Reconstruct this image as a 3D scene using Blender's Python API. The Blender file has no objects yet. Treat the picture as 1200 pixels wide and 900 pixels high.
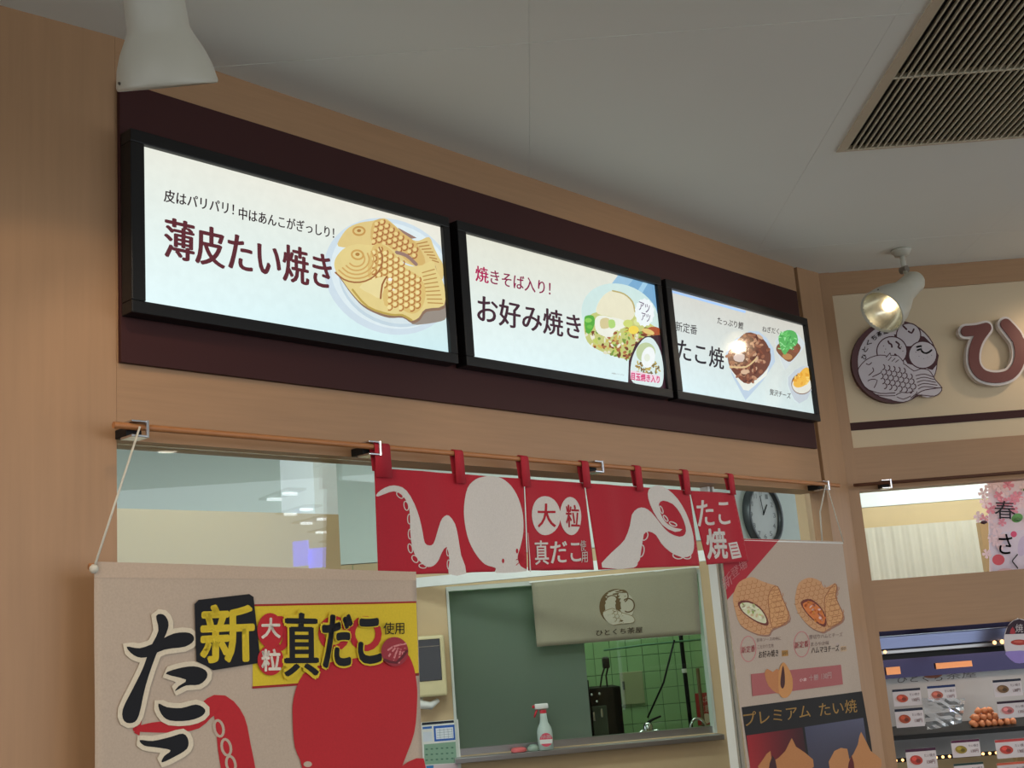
import bpy, bmesh, math, random
import numpy as np
from mathutils import Vector, Matrix
from mathutils.geometry import tessellate_polygon
random.seed(7)
S = bpy.context.scene
C = S.collection
# ---------------------------------------------------------------- camera
F = 1373.4; PIT = math.radians(12.098); ROL = math.radians(-4.431)
fw = Vector((0, math.cos(PIT), math.sin(PIT))); up0 = Vector((0, -math.sin(PIT), math.cos(PIT))); ri0 = Vector((1, 0, 0))
CR = math.cos(ROL)*ri0 + math.sin(ROL)*up0
CU = -math.sin(ROL)*ri0 + math.cos(ROL)*up0
EYE = Vector((0, 0, 1.55)); ZC = 2.8
cam = bpy.data.cameras.new('camera'); co = bpy.data.objects.new('camera', cam); C.objects.link(co)
co.matrix_world = Matrix(((CR.x, CU.x, -fw.x, EYE.x), (CR.y, CU.y, -fw.y, EYE.y), (CR.z, CU.z, -fw.z, EYE.z), (0, 0, 0, 1)))
cam.sensor_width = 36; cam.lens = F/1200*36; cam.clip_start = 0.05
S.camera = co
# ---------------------------------------------------------------- world, exposure, lights
w = bpy.data.worlds.new('World'); S.world = w; w.use_nodes = True
w.node_tree.nodes['Background'].inputs[0].default_value = (0.80, 0.86, 0.90, 1)
w.node_tree.nodes['Background'].inputs[1].default_value = 2.0
S.view_settings.view_transform = 'Standard'; S.view_settings.look = 'None'
S.view_settings.gamma = 1; S.view_settings.use_curve_mapping = False
S.view_settings.exposure = 0.0

def area(name, loc, aim, sx, sy, power, col, spread=180):
    l = bpy.data.lights.new(name, 'AREA'); l.shape = 'RECTANGLE'; l.size = sx; l.size_y = sy
    l.energy = power; l.color = col; l.spread = math.radians(spread)
    o = bpy.data.objects.new(name, l); C.objects.link(o); o.location = loc
    o.rotation_euler = (Vector(aim)-Vector(loc)).to_track_quat('-Z', 'Y').to_euler()
    return o
def spot(name, loc, aim, power, col, ang, blend=0.4, r=0.03):
    l = bpy.data.lights.new(name, 'SPOT'); l.energy = power; l.color = col
    l.spot_size = math.radians(ang); l.spot_blend = blend; l.shadow_soft_size = r
    o = bpy.data.objects.new(name, l); C.objects.link(o); o.location = loc
    o.rotation_euler = (Vector(aim)-Vector(loc)).to_track_quat('-Z', 'Y').to_euler()
    return o
WARM = (1.0, 0.78, 0.56); COOL = (0.86, 1.0, 0.92)
# food court: broad ceiling fittings behind and beside the viewer
area('court_light', (-1.5, -3.0, 2.7), (-1.5, -3.0, 0), 3.0, 3.0, 175, (1, 0.93, 0.84))
area('court_light', (3.0, -1.5, 2.7), (3.0, -1.5, 0), 2.0, 2.0, 130, (1, 0.93, 0.84))
# shop kitchen fluorescents under the kitchen ceiling, plus an added fill
area('kitchen_light', (-0.75, 3.15, 2.74), (-0.75, 3.15, 0), 0.9, 0.25, 14, COOL)  # added fill that brightens the partition behind the transom, no fitting seen
area('kitchen_light', (-0.6, 4.6, 2.72), (-0.6, 4.6, 0), 1.2, 0.3, 20, COOL)
area('kitchen_light', (0.55, 5.6, 2.72), (0.55, 5.6, 0), 0.9, 0.3, 8, COOL)
area('kitchen_light', (2.0, 4.85, 2.72), (2.0, 4.85, 0), 1.0, 0.2, 16, COOL)
area('tile_room_light', (0.3, 7.0, 2.72), (0.3, 7.3, 0), 1.2, 0.3, 13, (0.85, 1.0, 0.84))
# spot lamps of the same track, outside the frame
spot('track_spot', (-1.0, 0.5, 2.68), (-0.70, 2.1, 1.84), 30, WARM, 35, 0.12)
spot('track_spot', (1.3, 2.0, 2.62), (0.45, 3.45, 1.7), 14, WARM, 75, 0.4)
spot('track_spot', (2.15, 4.0, 2.60), (2.05, 4.3, 2.25), 5, WARM, 120, 0.8)

# ---------------------------------------------------------------- pixel measuring on real planes
def ray(x, y): return fw*F + CR*(x-600) - CU*(y-450)
def onz(x, y, z):
    d = ray(x, y); return EYE + d*((z-EYE.z)/d.z)
def at_depth(x, y, D): return EYE + ray(x, y)*(D/F)
class Plane:
    """vertical plane: origin, azimuth of its u axis; n points to the viewer"""
    def __init__(s, P0, az, off=0.0):
        a = math.radians(az)
        s.u = Vector((math.sin(a), math.cos(a), 0)); s.n = Vector((math.cos(a), -math.sin(a), 0))
        s.o = Vector((P0[0], P0[1], 0)) + s.n*off; s.az = az
    def off(s, d):
        return Plane((s.o + s.n*d), s.az)
    def px(s, x, y):
        d = ray(x, y); t = (s.o-EYE).dot(s.n)/d.dot(s.n); q = EYE + d*t - s.o
        return (q.dot(s.u), q.z)
    def w(s, u, n, z): return s.o + s.u*u + s.n*n + Vector((0, 0, z))
A0 = (-0.751, 2.171); AZ = 42.5
PA = Plane(A0, AZ)                     # main wall
PL = Plane(A0, 49.07)                  # left wall face (u negative)
YR = 4.28
PR = Plane((0, YR), 90)                # right wall
PI = Plane((-0.41, 6.3), 82)           # kitchen back wall with the sink window

# ---------------------------------------------------------------- materials
def lin(c):
    return tuple(((v/255)/12.92 if v/255 <= 0.04045 else ((v/255+0.055)/1.055)**2.4) for v in c)
MATS = {}
def mat(name, col, rough=0.5, metal=0.0, noise=0.06, scale=18.0, bump=0.0, spec=0.5, **kw):
    if name in MATS: return MATS[name]
    m = bpy.data.materials.new(name); m.use_nodes = True; nt = m.node_tree; b = nt.nodes['Principled BSDF']
    b.inputs['Roughness'].default_value = rough; b.inputs['Metallic'].default_value = metal
    b.inputs['Specular IOR Level'].default_value = spec
    c = lin(col)
    tc = nt.nodes.new('ShaderNodeTexCoord'); nz = nt.nodes.new('ShaderNodeTexNoise'); nz.inputs['Scale'].default_value = scale
    nz.inputs['Detail'].default_value = 4
    mp = nt.nodes.new('ShaderNodeMapping'); mp.inputs['Scale'].default_value = kw.get('stretch', (1, 1, 1))
    mp.inputs['Rotation'].default_value = kw.get('rot', (0, 0, 0))
    nt.links.new(tc.outputs['Object'], mp.inputs[0]); nt.links.new(mp.outputs[0], nz.inputs['Vector'])
    mx = nt.nodes.new('ShaderNodeMix'); mx.data_type = 'RGBA'
    mx.inputs['A'].default_value = (*[v*(1-noise) for v in c], 1); mx.inputs['B'].default_value = (*[min(1, v*(1+noise)) for v in c], 1)
    nt.links.new(nz.outputs['Fac'], mx.inputs['Factor']); nt.links.new(mx.outputs['Result'], b.inputs['Base Color'])
    if bump:
        bp = nt.nodes.new('ShaderNodeBump'); bp.inputs['Strength'].default_value = bump; bp.inputs['Distance'].default_value = 0.002
        nt.links.new(nz.outputs['Fac'], bp.inputs['Height']); nt.links.new(bp.outputs[0], b.inputs['Normal'])
    if 'emit' in kw:
        b.inputs['Emission Color'].default_value = (*lin(kw['emit'][0]), 1); b.inputs['Emission Strength'].default_value = kw['emit'][1]
    if 'trans' in kw: b.inputs['Transmission Weight'].default_value = kw['trans']
    if 'coat' in kw: b.inputs['Coat Weight'].default_value = kw['coat']
    MATS[name] = m
    return m
def glass(name, tint, refl=1.0, rough=0.0):
    m = bpy.data.materials.new(name); m.use_nodes = True; nt = m.node_tree; nt.nodes.clear()
    o = nt.nodes.new('ShaderNodeOutputMaterial'); t = nt.nodes.new('ShaderNodeBsdfTransparent'); g = nt.nodes.new('ShaderNodeBsdfGlossy')
    t.inputs[0].default_value = (*tint, 1); g.inputs['Roughness'].default_value = rough
    fr = nt.nodes.new('ShaderNodeFresnel'); ge = nt.nodes.new('ShaderNodeNewGeometry'); io = nt.nodes.new('ShaderNodeMapRange')
    io.inputs['To Min'].default_value = 1.5; io.inputs['To Max'].default_value = 1/1.5     # same reflectance from either side of the thin pane
    nt.links.new(ge.outputs['Backfacing'], io.inputs['Value']); nt.links.new(io.outputs[0], fr.inputs[0])
    mu = nt.nodes.new('ShaderNodeMath'); mu.operation = 'MULTIPLY'; mu.inputs[1].default_value = refl
    x = nt.nodes.new('ShaderNodeMixShader'); nt.links.new(fr.outputs[0], mu.inputs[0]); nt.links.new(mu.outputs[0], x.inputs[0])
    nt.links.new(t.outputs[0], x.inputs[1]); nt.links.new(g.outputs[0], x.inputs[2]); nt.links.new(x.outputs[0], o.inputs[0])
    return m
def print_mat(name, kind):
    """flat print: colours come from the 'Col' face attribute of the artwork mesh"""
    m = bpy.data.materials.new(name); m.use_nodes = True; nt = m.node_tree; b = nt.nodes['Principled BSDF']
    at = nt.nodes.new('ShaderNodeAttribute'); at.attribute_name = 'Col'
    tc = nt.nodes.new('ShaderNodeTexCoord'); nz = nt.nodes.new('ShaderNodeTexNoise')
    nz.inputs['Scale'].default_value = 260 if kind == 'cloth' else 45; nz.inputs['Detail'].default_value = 3
    nt.links.new(tc.outputs['Object'], nz.inputs['Vector'])
    mr = nt.nodes.new('ShaderNodeMapRange'); a = 0.12 if kind == 'cloth' else 0.05
    mr.inputs['To Min'].default_value = 1-a; mr.inputs['To Max'].default_value = 1+a
    nt.links.new(nz.outputs['Fac'], mr.inputs['Value'])
    vm = nt.nodes.new('ShaderNodeVectorMath'); vm.operation = 'SCALE'
    nt.links.new(at.outputs['Color'], vm.inputs[0]); nt.links.new(mr.outputs[0], vm.inputs['Scale'])
    if kind == 'screen':
        b.inputs['Base Color'].default_value = (0.02, 0.02, 0.02, 1); b.inputs['Roughness'].default_value = 0.07
        nt.links.new(vm.outputs[0], b.inputs['Emission Color']); b.inputs['Emission Strength'].default_value = 1.0
    else:
        nt.links.new(vm.outputs[0], b.inputs['Base Color'])
        b.inputs['Roughness'].default_value = {'cloth': 0.75, 'paper': 0.55, 'plastic': 0.4}[kind]
        b.inputs['Specular IOR Level'].default_value = 0.3
        if kind == 'cloth': b.inputs['Sheen Weight'].default_value = 0.1
    return m
M_SCR = print_mat('backlit_print', 'screen'); M_CLO = print_mat('printed_cloth', 'cloth'); M_PAP = print_mat('printed_paper', 'paper'); M_PLA = print_mat('printed_plastic', 'plastic')
WOOD = mat('birch_veneer', (163, 126, 92), 0.42, noise=0.13, scale=9, stretch=(7, 7, 0.35), spec=0.4)
WOODH = mat('birch_veneer_across', (163, 126, 92), 0.42, noise=0.13, scale=9, stretch=(0.6, 0.6, 12), spec=0.4)
POLE = mat('pole_wood', (170, 112, 66), 0.45, noise=0.2, scale=20, stretch=(1, 1, 8))
CEIL = mat('painted_board', (230, 231, 223), 0.85, noise=0.02, scale=3, bump=0.05)
BROWN = mat('dark_brown_laminate', (58, 27, 26), 0.55, noise=0.05, scale=6, spec=0.2)
BLACK = mat('black_frame_paint', (15, 14, 15), 0.4, noise=0.05, spec=0.3)
CREAM = mat('cream_panel_paint', (205, 184, 152), 0.6, noise=0.03, scale=4)
WHITE = mat('white_paint', (225, 226, 222), 0.4, noise=0.02)
LAMPW = mat('lamp_enamel', (182, 178, 164), 0.35, noise=0.03)
CHROME = mat('chrome', (200, 200, 205), 0.18, 1.0, noise=0.02)
STEEL = mat('brushed_steel', (165, 165, 168), 0.33, 1.0, noise=0.1, stretch=(1, 1, 25))
KWHITE = mat('kitchen_wall_white', (214, 226, 222), 0.6, noise=0.02)
KBEIGE = mat('kitchen_wall_beige', (205, 180, 142), 0.55, noise=0.03)
FLOORM = mat('floor_vinyl', (222, 214, 200), 0.45, noise=0.06, scale=5)
RED = mat('red_cloth', (176, 26, 44), 0.8, noise=0.08, scale=200)
BLK = mat('black_plastic', (16, 16, 17), 0.5, noise=0.05, spec=0.25)
CORD = mat('white_cord', (205, 200, 185), 0.8)

# ---------------------------------------------------------------- mesh helpers
def sub(mapf):
    return mapf
def box(bm, lo, hi, f=None, bev=0.0):
    f = f or (lambda a, b, c: Vector((a, b, c)))
    (x0, y0, z0), (x1, y1, z1) = lo, hi
    v = [bm.verts.new(f(*p)) for p in ((x0,y0,z0),(x1,y0,z0),(x1,y1,z0),(x0,y1,z0),(x0,y0,z1),(x1,y0,z1),(x1,y1,z1),(x0,y1,z1))]
    fs = [bm.faces.new([v[i] for i in q]) for q in ((0,3,2,1),(4,5,6,7),(0,1,5,4),(1,2,6,5),(2,3,7,6),(3,0,4,7))]
    if bev:
        es = list({e for q in fs for e in q.edges})
        bmesh.ops.bevel(bm, geom=es, offset=bev, segments=2, affect='EDGES', profile=0.5)
    return v
def tube(bm, pts, r, seg=8, cap=True):
    pts = [Vector(p) for p in pts]; rs = r if isinstance(r, (list, tuple)) else [r]*len(pts)
    rings = []; pd = None
    for i, p in enumerate(pts):
        t = (pts[min(i+1, len(pts)-1)] - pts[max(i-1, 0)]).normalized()
        if pd is None:
            a = Vector((0, 0, 1)) if abs(t.z) < 0.9 else Vector((1, 0, 0)); pd = (a - t*a.dot(t)).normalized()
        else: pd = (pd - t*pd.dot(t)).normalized()
        q = t.cross(pd)
        rings.append([bm.verts.new(p + (pd*math.cos(k*2*math.pi/seg) + q*math.sin(k*2*math.pi/seg))*rs[i]) for k in range(seg)])
    for a, b in zip(rings, rings[1:]):
        for k in range(seg): bm.faces.new((a[k], a[(k+1) % seg], b[(k+1) % seg], b[k]))
    if cap: bm.faces.new(rings[0][::-1]); bm.faces.new(rings[-1])
def lathe(bm, prof, base, axis, seg=32, cap=True):
    """prof: (distance along axis, radius)"""
    ax = Vector(axis).normalized(); a = Vector((0, 0, 1)) if abs(ax.z) < 0.9 else Vector((1, 0, 0))
    p1 = (a-ax*a.dot(ax)).normalized(); p2 = ax.cross(p1); rings = []
    for d, r in prof:
        c = Vector(base)+ax*d
        rings.append([bm.verts.new(c+(p1*math.cos(k*2*math.pi/seg)+p2*math.sin(k*2*math.pi/seg))*max(r, 1e-4)) for k in range(seg)])
    for a_, b_ in zip(rings, rings[1:]):
        for k in range(seg): bm.faces.new((a_[k], a_[(k+1) % seg], b_[(k+1) % seg], b_[k]))
    if cap: bm.faces.new(rings[0][::-1]); bm.faces.new(rings[-1])
def prism(bm, poly, f, n0, n1):
    """poly in (u,z); extruded from n0 to n1 through map f(u,n,z)"""
    a = [bm.verts.new(f(u, n0, z)) for u, z in poly]; b = [bm.verts.new(f(u, n1, z)) for u, z in poly]
    n = len(poly)
    for i in range(n): bm.faces.new((a[i], a[(i+1) % n], b[(i+1) % n], b[i]))
    tri = tessellate_polygon([[Vector((u, z, 0)) for u, z in poly]])
    for t in tri:
        bm.faces.new([b[i] for i in t]); bm.faces.new([a[i] for i in reversed(t)])
def obj(name, bm, m, parent=None, smooth=False, kind=None, label=None):
    bmesh.ops.recalc_face_normals(bm, faces=bm.faces)
    me = bpy.data.meshes.new(name)
    o = bpy.data.objects.new(name, me)
    base = Vector((0, 0, 0))
    if parent is not None:
        q = parent; base = Vector((0, 0, 0))
        while q is not None: base += q.location; q = q.parent
    else:
        zs = [v.co for v in bm.verts]
        base = Vector(((min(v.x for v in zs)+max(v.x for v in zs))/2, (min(v.y for v in zs)+max(v.y for v in zs))/2, min(v.z for v in zs)))
        o.location = base
    for v in bm.verts: v.co -= base
    bm.to_mesh(me); bm.free()
    if smooth:
        for p in me.polygons: p.use_smooth = True
    if smooth == 'auto':
        try: me.set_sharp_from_angle(angle=math.radians(40))
        except Exception: pass
    me.materials.append(m); C.objects.link(o)
    if parent is not None: o.parent = parent
    if kind: o['kind'] = kind
    if label: o['label'] = label
    return o
def thing(name, label, cat, loc, group=None, kind=None):
    o = bpy.data.objects.new(name, None); C.objects.link(o); o.location = loc; o.empty_display_size = 0.05
    if label: o['label'] = label
    if cat: o['category'] = cat
    if group: o['group'] = group
    if kind: o['kind'] = kind
    return o
def tag(o, label, cat, group=None):
    o['label'] = label; o['category'] = cat
    if group: o['group'] = group
    return o
def bmn(): return bmesh.new()
def bx(name, lo, hi, m, parent=None, f=None, bev=0.0, kind=None, **k):
    bm = bmn(); box(bm, lo, hi, f, bev); return obj(name, bm, m, parent, kind=kind, **k)
def dup(root, loc=None, label=None, group=None, rot=None, scale=None):
    r = root.copy(); C.objects.link(r)
    if loc is not None: r.location = loc
    if rot is not None: r.rotation_euler = rot
    if scale is not None: r.scale = scale
    if label: r['label'] = label
    if group: r['group'] = group
    for ch in list(root.children):
        c = ch.copy(); C.objects.link(c); c.parent = r
        for g in ch.children:
            d = g.copy(); C.objects.link(d); d.parent = c
    return r

def smooth_pts(pts, closed=True, n=4):
    P = [Vector(p) for p in pts]; out = []; N = len(P)
    rng = range(N) if closed else range(N-1)
    for i in rng:
        if closed: p0, p1, p2, p3 = P[i-1], P[i], P[(i+1) % N], P[(i+2) % N]
        else: p0, p1, p2, p3 = P[max(i-1, 0)], P[i], P[i+1], P[min(i+2, N-1)]
        for k in range(n):
            t = k/n
            out.append(0.5*((2*p1)+(p2-p0)*t+(2*p0-5*p1+4*p2-p3)*t*t+(3*p1-p0-3*p2+p3)*t**3))
    if not closed: out.append(P[-1])
    return [(p.x, p.y) for p in out]
TXT = {}
def glyphs(s):
    key = s
    if key in TXT: return TXT[key]
    cu = bpy.data.curves.new('t', 'FONT'); cu.body = s; cu.resolution_u = 3; cu.fill_mode = 'FRONT'
    o = bpy.data.objects.new('t', cu); C.objects.link(o)
    dg = bpy.context.evaluated_depsgraph_get(); me = bpy.data.meshes.new_from_object(o.evaluated_get(dg))
    v = np.array([x.co[:2] for x in me.vertices]); fs = [tuple(p.vertices) for p in me.polygons]
    bpy.data.objects.remove(o); bpy.data.curves.remove(cu); bpy.data.meshes.remove(me)
    lo, hi = v.min(0), v.max(0); v = (v-lo)/(hi-lo)
    TXT[key] = (v, fs); return TXT[key]

class Art:
    """flat print on a plane: shapes measured in the photograph, laid on the real surface in thin layers"""
    STEP = 0.00006
    def __init__(s, plane, n0=0.0004, T=None, warp=None, clip=None):
        s.p = plane; s.n = n0; s.STEP = 0.0003 if warp else 0.00006; s.V = []; s.Fc = []; s.col = []; s.T = T; s.warp = warp; s.clip = clip
    def uv(s, q):
        if s.T: q = s.T(*q)
        return s.p.px(*q)
    def add(s, uvs, faces, col):
        b = len(s.V); s.V += [(u, z, s.n) for u, z in uvs]
        cs = col if isinstance(col, list) else None
        for f in faces:
            s.Fc.append(tuple(b+i for i in f)); s.col.append([cs[i] for i in f] if cs else [col]*len(f))
    def layer(s): s.n += s.STEP
    def poly(s, pts, col, sm=0, new=True):
        if new: s.layer()
        if sm: pts = smooth_pts(pts, True, sm)
        uvs = [s.uv(p) for p in pts]
        if s.clip: uvs = [s.clip(u, z) for u, z in uvs]
        tri = tessellate_polygon([[Vector((u, z, 0)) for u, z in uvs]])
        s.add(uvs, tri, col)
    def quadgrid(s, q, cols, nx=8, ny=6):
        """q: tl,tr,br,bl; cols: tl,tr,br,bl"""
        s.layer(); c = [s.uv(p) for p in q]; uvs = []; cl = []; fs = []
        for j in range(ny+1):
            for i in range(nx+1):
                a, b = i/nx, j/ny; wt = ((1-a)*(1-b), a*(1-b), a*b, (1-a)*b)
                uvs.append((sum(wt[k]*c[k][0] for k in range(4)), sum(wt[k]*c[k][1] for k in range(4))))
                cl.append(tuple(sum(wt[k]*cols[k][m] for k in range(4)) for m in range(3)))
        for j in range(ny):
            for i in range(nx):
                a = j*(nx+1)+i; fs.append((a, a+1, a+nx+2, a+nx+1))
        s.add(uvs, fs, cl)
    def ell(s, cx, cy, rx, ry, rot, col, seg=28, new=True):
        r = math.radians(rot); pts = []
        for k in range(seg):
            a = 2*math.pi*k/seg; x, y = rx*math.cos(a), ry*math.sin(a)
            pts.append((cx+x*math.cos(r)-y*math.sin(r), cy+x*math.sin(r)+y*math.cos(r)))
        s.poly(pts, col, 0, new)
    def stroke(s, pts, wd, col, sm=3, closed=False, new=True, caps=True):
        if new: s.layer()
        n0 = len(pts); ws = list(wd) if isinstance(wd, (list, tuple)) else [wd]*n0
        if sm:
            ws = [p[0] for p in smooth_pts([(a, 0) for a in ws], closed, sm)]; pts = smooth_pts(pts, closed, sm)
        n = len(pts); L = []; Rr = []
        for i in range(n):
            if closed: a, b = pts[i-1], pts[(i+1) % n]
            else: a, b = pts[max(i-1, 0)], pts[min(i+1, n-1)]
            dx, dy = b[0]-a[0], b[1]-a[1]; l = math.hypot(dx, dy) or 1; h = ws[i]/2
            L.append((pts[i][0]-dy/l*h, pts[i][1]+dx/l*h)); Rr.append((pts[i][0]+dy/l*h, pts[i][1]-dx/l*h))
        uvs = [s.uv(p) for p in L+Rr]
        if s.clip: uvs = [s.clip(u, z) for u, z in uvs]
        fs = [(i, i+1, n+i+1, n+i) for i in range(n-1)]
        if closed: fs.append((n-1, 0, n, 2*n-1))
        s.add(uvs, fs, col)
        if caps and not closed:
            s.ell(*pts[0], ws[0]/2, ws[0]/2, 0, col, 10, False); s.ell(*pts[-1], ws[-1]/2, ws[-1]/2, 0, col, 10, False)
    def ring(s, cx, cy, rx, ry, rot, wd, col, new=True):
        r = math.radians(rot)
        pts = [(cx+rx*math.cos(a)*math.cos(r)-ry*math.sin(a)*math.sin(r), cy+rx*math.cos(a)*math.sin(r)+ry*math.sin(a)*math.cos(r)) for a in [2*math.pi*k/18 for k in range(18)]]
        s.stroke(pts, wd, col, 0, True, new)
    def text(s, t, bl, br, tl, col, bold=0.0, new=True):
        """bl, br, tl: corners of the bounding box of the writing"""
        if new: s.layer()
        v, fs = glyphs(t); a, b, c = [np.array(s.uv(p)) for p in (bl, br, tl)]
        e = bold*np.linalg.norm(c-a); ux = (b-a)/np.linalg.norm(b-a); uy = (c-a)/np.linalg.norm(c-a)
        if bold == 0: sh = [(0, 0)]
        elif bold < 0.028: sh = [(-1, 0), (1, 0), (0, 0.35), (0, -0.35)]
        else: sh = [(0, 0)] + [(q*math.cos(k*math.pi/4), q*math.sin(k*math.pi/4)) for q in (0.5, 1.0) for k in range(8)]
        a = a+ux*e+uy*e*0.5; b = b-ux*e; c = c-uy*e*0.5; b = b+uy*e*0.5; c = c+ux*e
        for dx, dy in sh:
            s.add([tuple(a+(b-a)*x+(c-a)*y+ux*e*dx+uy*e*dy) for x, y in v], fs, col)
    def build(s, name, m, parent, sub=0, kind=None, label=None):
        bm = bmn(); cl = bm.loops.layers.float_color.new('Col')
        vs = [bm.verts.new(v) for v in s.V]
        for f, c in zip(s.Fc, s.col):
            try: q = bm.faces.new([vs[i] for i in f])
            except ValueError: continue
            for lp, cc in zip(q.loops, c): lp[cl] = (*lin(cc), 1)
        if sub:
            bmesh.ops.triangulate(bm, faces=bm.faces)
            for _ in range(6):
                es = [e for e in bm.edges if e.calc_length() > sub]
                if not es: break
                bmesh.ops.subdivide_edges(bm, edges=es, cuts=1, use_grid_fill=False)
                bmesh.ops.triangulate(bm, faces=[q for q in bm.faces if len(q.verts) > 3])
        for v in bm.verts:
            u, z, n = v.co; n += s.warp(u, z) if s.warp else 0
            v.co = s.p.w(u, n, z)
        nn = s.p.n
        for q in bm.faces:
            q.normal_update()
            if q.normal.dot(nn) < 0: q.normal_flip()
        me = bpy.data.meshes.new(name); o = bpy.data.objects.new(name, me); base = Vector((0, 0, 0)); q = parent
        while q is not None: base += q.location; q = q.parent
        for v in bm.verts: v.co -= base
        bm.to_mesh(me); bm.free(); me.materials.append(m); C.objects.link(o); o.parent = parent
        if sub:
            for p in me.polygons: p.use_smooth = True
        if kind: o['kind'] = kind
        if label: o['label'] = label
        return o
def Z(x0, y0, s):            # coordinates read in an enlarged crop
    return lambda x, y: (x0+x/s, y0+y/s)

# ================================================================ SETTING
# ceiling: painted boards with open joints, cut round the air grille
GX0, GX1, GY0, GY1 = 0.958, 1.64, 2.20, 3.072
CX, CY = 0.798, 1.6; OX, OY = 0.094, 2.329; GAP = 0.0004; GAPY = 0.0012
ceil = thing('ceiling', None, None, (0, 0, ZC), kind='structure')
def cellbox(bm, x0, y0, x1, y1): box(bm, (x0, y0, 0), (x1, y1, 0.012))
shared = None
for i in range(-8, 7):
    for j in range(-9, 4):
        x0, y0 = OX+i*CX, OY+j*CY; x1, y1 = x0+CX, y0+CY
        cut = not (x1 < GX0 or x0 > GX1 or y1 < GY0 or y0 > GY1)
        if not cut and shared is not None:
            o = bpy.data.objects.new('ceiling_board', shared.data); C.objects.link(o); o.parent = ceil; o.location = (x0, y0, 0); continue
        bm = bmn(); g = GAP; gy = GAPY
        if not cut: cellbox(bm, g, gy, CX-g, CY-gy)
        else:
            a, b, c, d = g, gy, CX-g, CY-gy
            hx0, hx1, hy0, hy1 = max(a, GX0-x0), min(c, GX1-x0), max(b, GY0-y0), min(d, GY1-y0)
            for (p, q, r, t) in ((a, b, hx0, d), (hx1, b, c, d), (hx0, b, hx1, hy0), (hx0, hy1, hx1, d)):
                if r-p > 1e-4 and t-q > 1e-4: cellbox(bm, p, q, r, t)
        me_parent = thing('tmp', None, None, (0, 0, 0))
        o = obj('ceiling_board', bm, CEIL, me_parent); o.parent = ceil; o.location = (x0, y0, 0)
        bpy.data.objects.remove(me_parent)
        if not cut: shared = o
bx('ceiling_backing', (-7, -13, 0.0125), (6, 8.2, 0.05), mat('joint_shadow_board', (60, 58, 56), 0.9), ceil)
# hole in the backing is not needed: the grille recess sits below it
bx('floor', (-7, -13, -0.05), (6, 8.2, 0), FLOORM, kind='structure')

fA = lambda u, n, z: PA.w(u, n, z)
fL = lambda u, n, z: PL.w(u, n, z)
fR = lambda u, n, z: PR.w(u, n, z)
fI = lambda u, n, z: PI.w(u, n, z)
ZH = 1.967                                   # underside of the header
wm = thing('wall_main', None, None, PA.w(0, 0, 0), kind='structure')
bx('header_panel', (0.0, -0.09, ZH), (2.695, 0, ZC), WOODH, wm, fA)
bx('lower_panel', (0.0, -0.075, 0), (2.695, 0, 0.95), WOODH, wm, fA)
wl = thing('wall_left', None, None, PL.w(0, 0, 0), kind='structure')
bx('panel', (-0.224, -0.08, 0), (-0.0005, 0, ZC), WOOD, wl, fL)
bx('panel', (-1.1, -0.08, 0), (-0.227, 0, ZC), WOOD, wl, fL)
# posts in the corner
P1 = Vector((1.083, 4.163, 0)); P2 = Vector((1.187, 4.262, 0))
azp = math.degrees(math.atan2(P2.x-P1.x, P2.y-P1.y)); PP = Plane((P1.x, P1.y), azp); plen = (P2-P1).length
bx('trim_1', (0.0, -0.07, 0), (plen, 0.0, ZC), WOOD, None, lambda u, n, z: PP.w(u, n, z), kind='structure')
bx('trim_2', (1.188, -0.07, 0), (1.229, 0.012, ZC), WOOD, None, fR, kind='structure')
# right wall
wr = thing('wall_right', None, None, (1.23, YR, 0), kind='structure')
XR1 = 3.6
bx('top_band', (1.2295, -0.08, 2.712), (XR1, 0.006, ZC), WOODH, wr, fR)
bx('sign_panel', (1.2295, -0.08, 2.127), (XR1, -0.002, 2.712), CREAM, wr, fR)
bx('middle_band', (1.2295, -0.08, 1.969), (XR1, 0.006, 2.127), WOODH, wr, fR)
bx('lower_band', (1.2295, -0.08, 1.466), (XR1, 0.006, 1.646), WOODH, wr, fR)
bx('counter_front', (1.2295, -0.08, 0), (XR1, 0.006, 0.95), WOODH, wr, fR)
bx('stripe', (1.2295, -0.002, 2.193), (XR1, 0.001, 2.222), BROWN, wr, fR)
# kitchen shell
UW0, UW1 = -0.002, 1.332                      # window opening in PI coordinates
zt, zb = 1.83, 0.965
u0 = PI.px(528, 780)[0]; u1 = PI.px(832, 780)[0]
kw = thing('wall_back', None, None, PI.w(0, 0, 0), kind='structure')
bx('lower_panel', (u0-0.48, -0.08, 0), (u1+0.10, 0, zb), KBEIGE, kw, fI)
bx('lower_panel', (u0-0.48, -0.08, zb), (u0, 0, 1.98), KBEIGE, kw, fI)
bx('lower_panel', (u1, -0.08, zb), (u1+0.10, 0, 1.98), KBEIGE, kw, fI)
bx('lower_panel', (u0-1.9, -0.08, 0), (u0-0.484, 0, 1.98), KBEIGE, kw, fI)
bx('head_panel', (u0, -0.08, zt), (u1, 0, 1.98), KBEIGE, kw, fI)
bx('upper_panel', (u0-1.9, -0.08, 1.984), (u1+0.10, 0, ZC), KWHITE, kw, fI)
# wall carrying the clock, parallel to the front
PK = Plane(tuple(PI.w(u1+0.10, 0, 0)[:2]), AZ); fK = lambda u, n, z: PK.w(u, n, z)
bx('wall_clock_side', (0, -0.06, 0), (2.2, 0, 1.86), KBEIGE, None, fK, kind='structure')
bx('wall_clock_side_upper', (0, -0.06, 1.864), (2.2, 0, ZC), KWHITE, None, fK, kind='structure')
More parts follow.
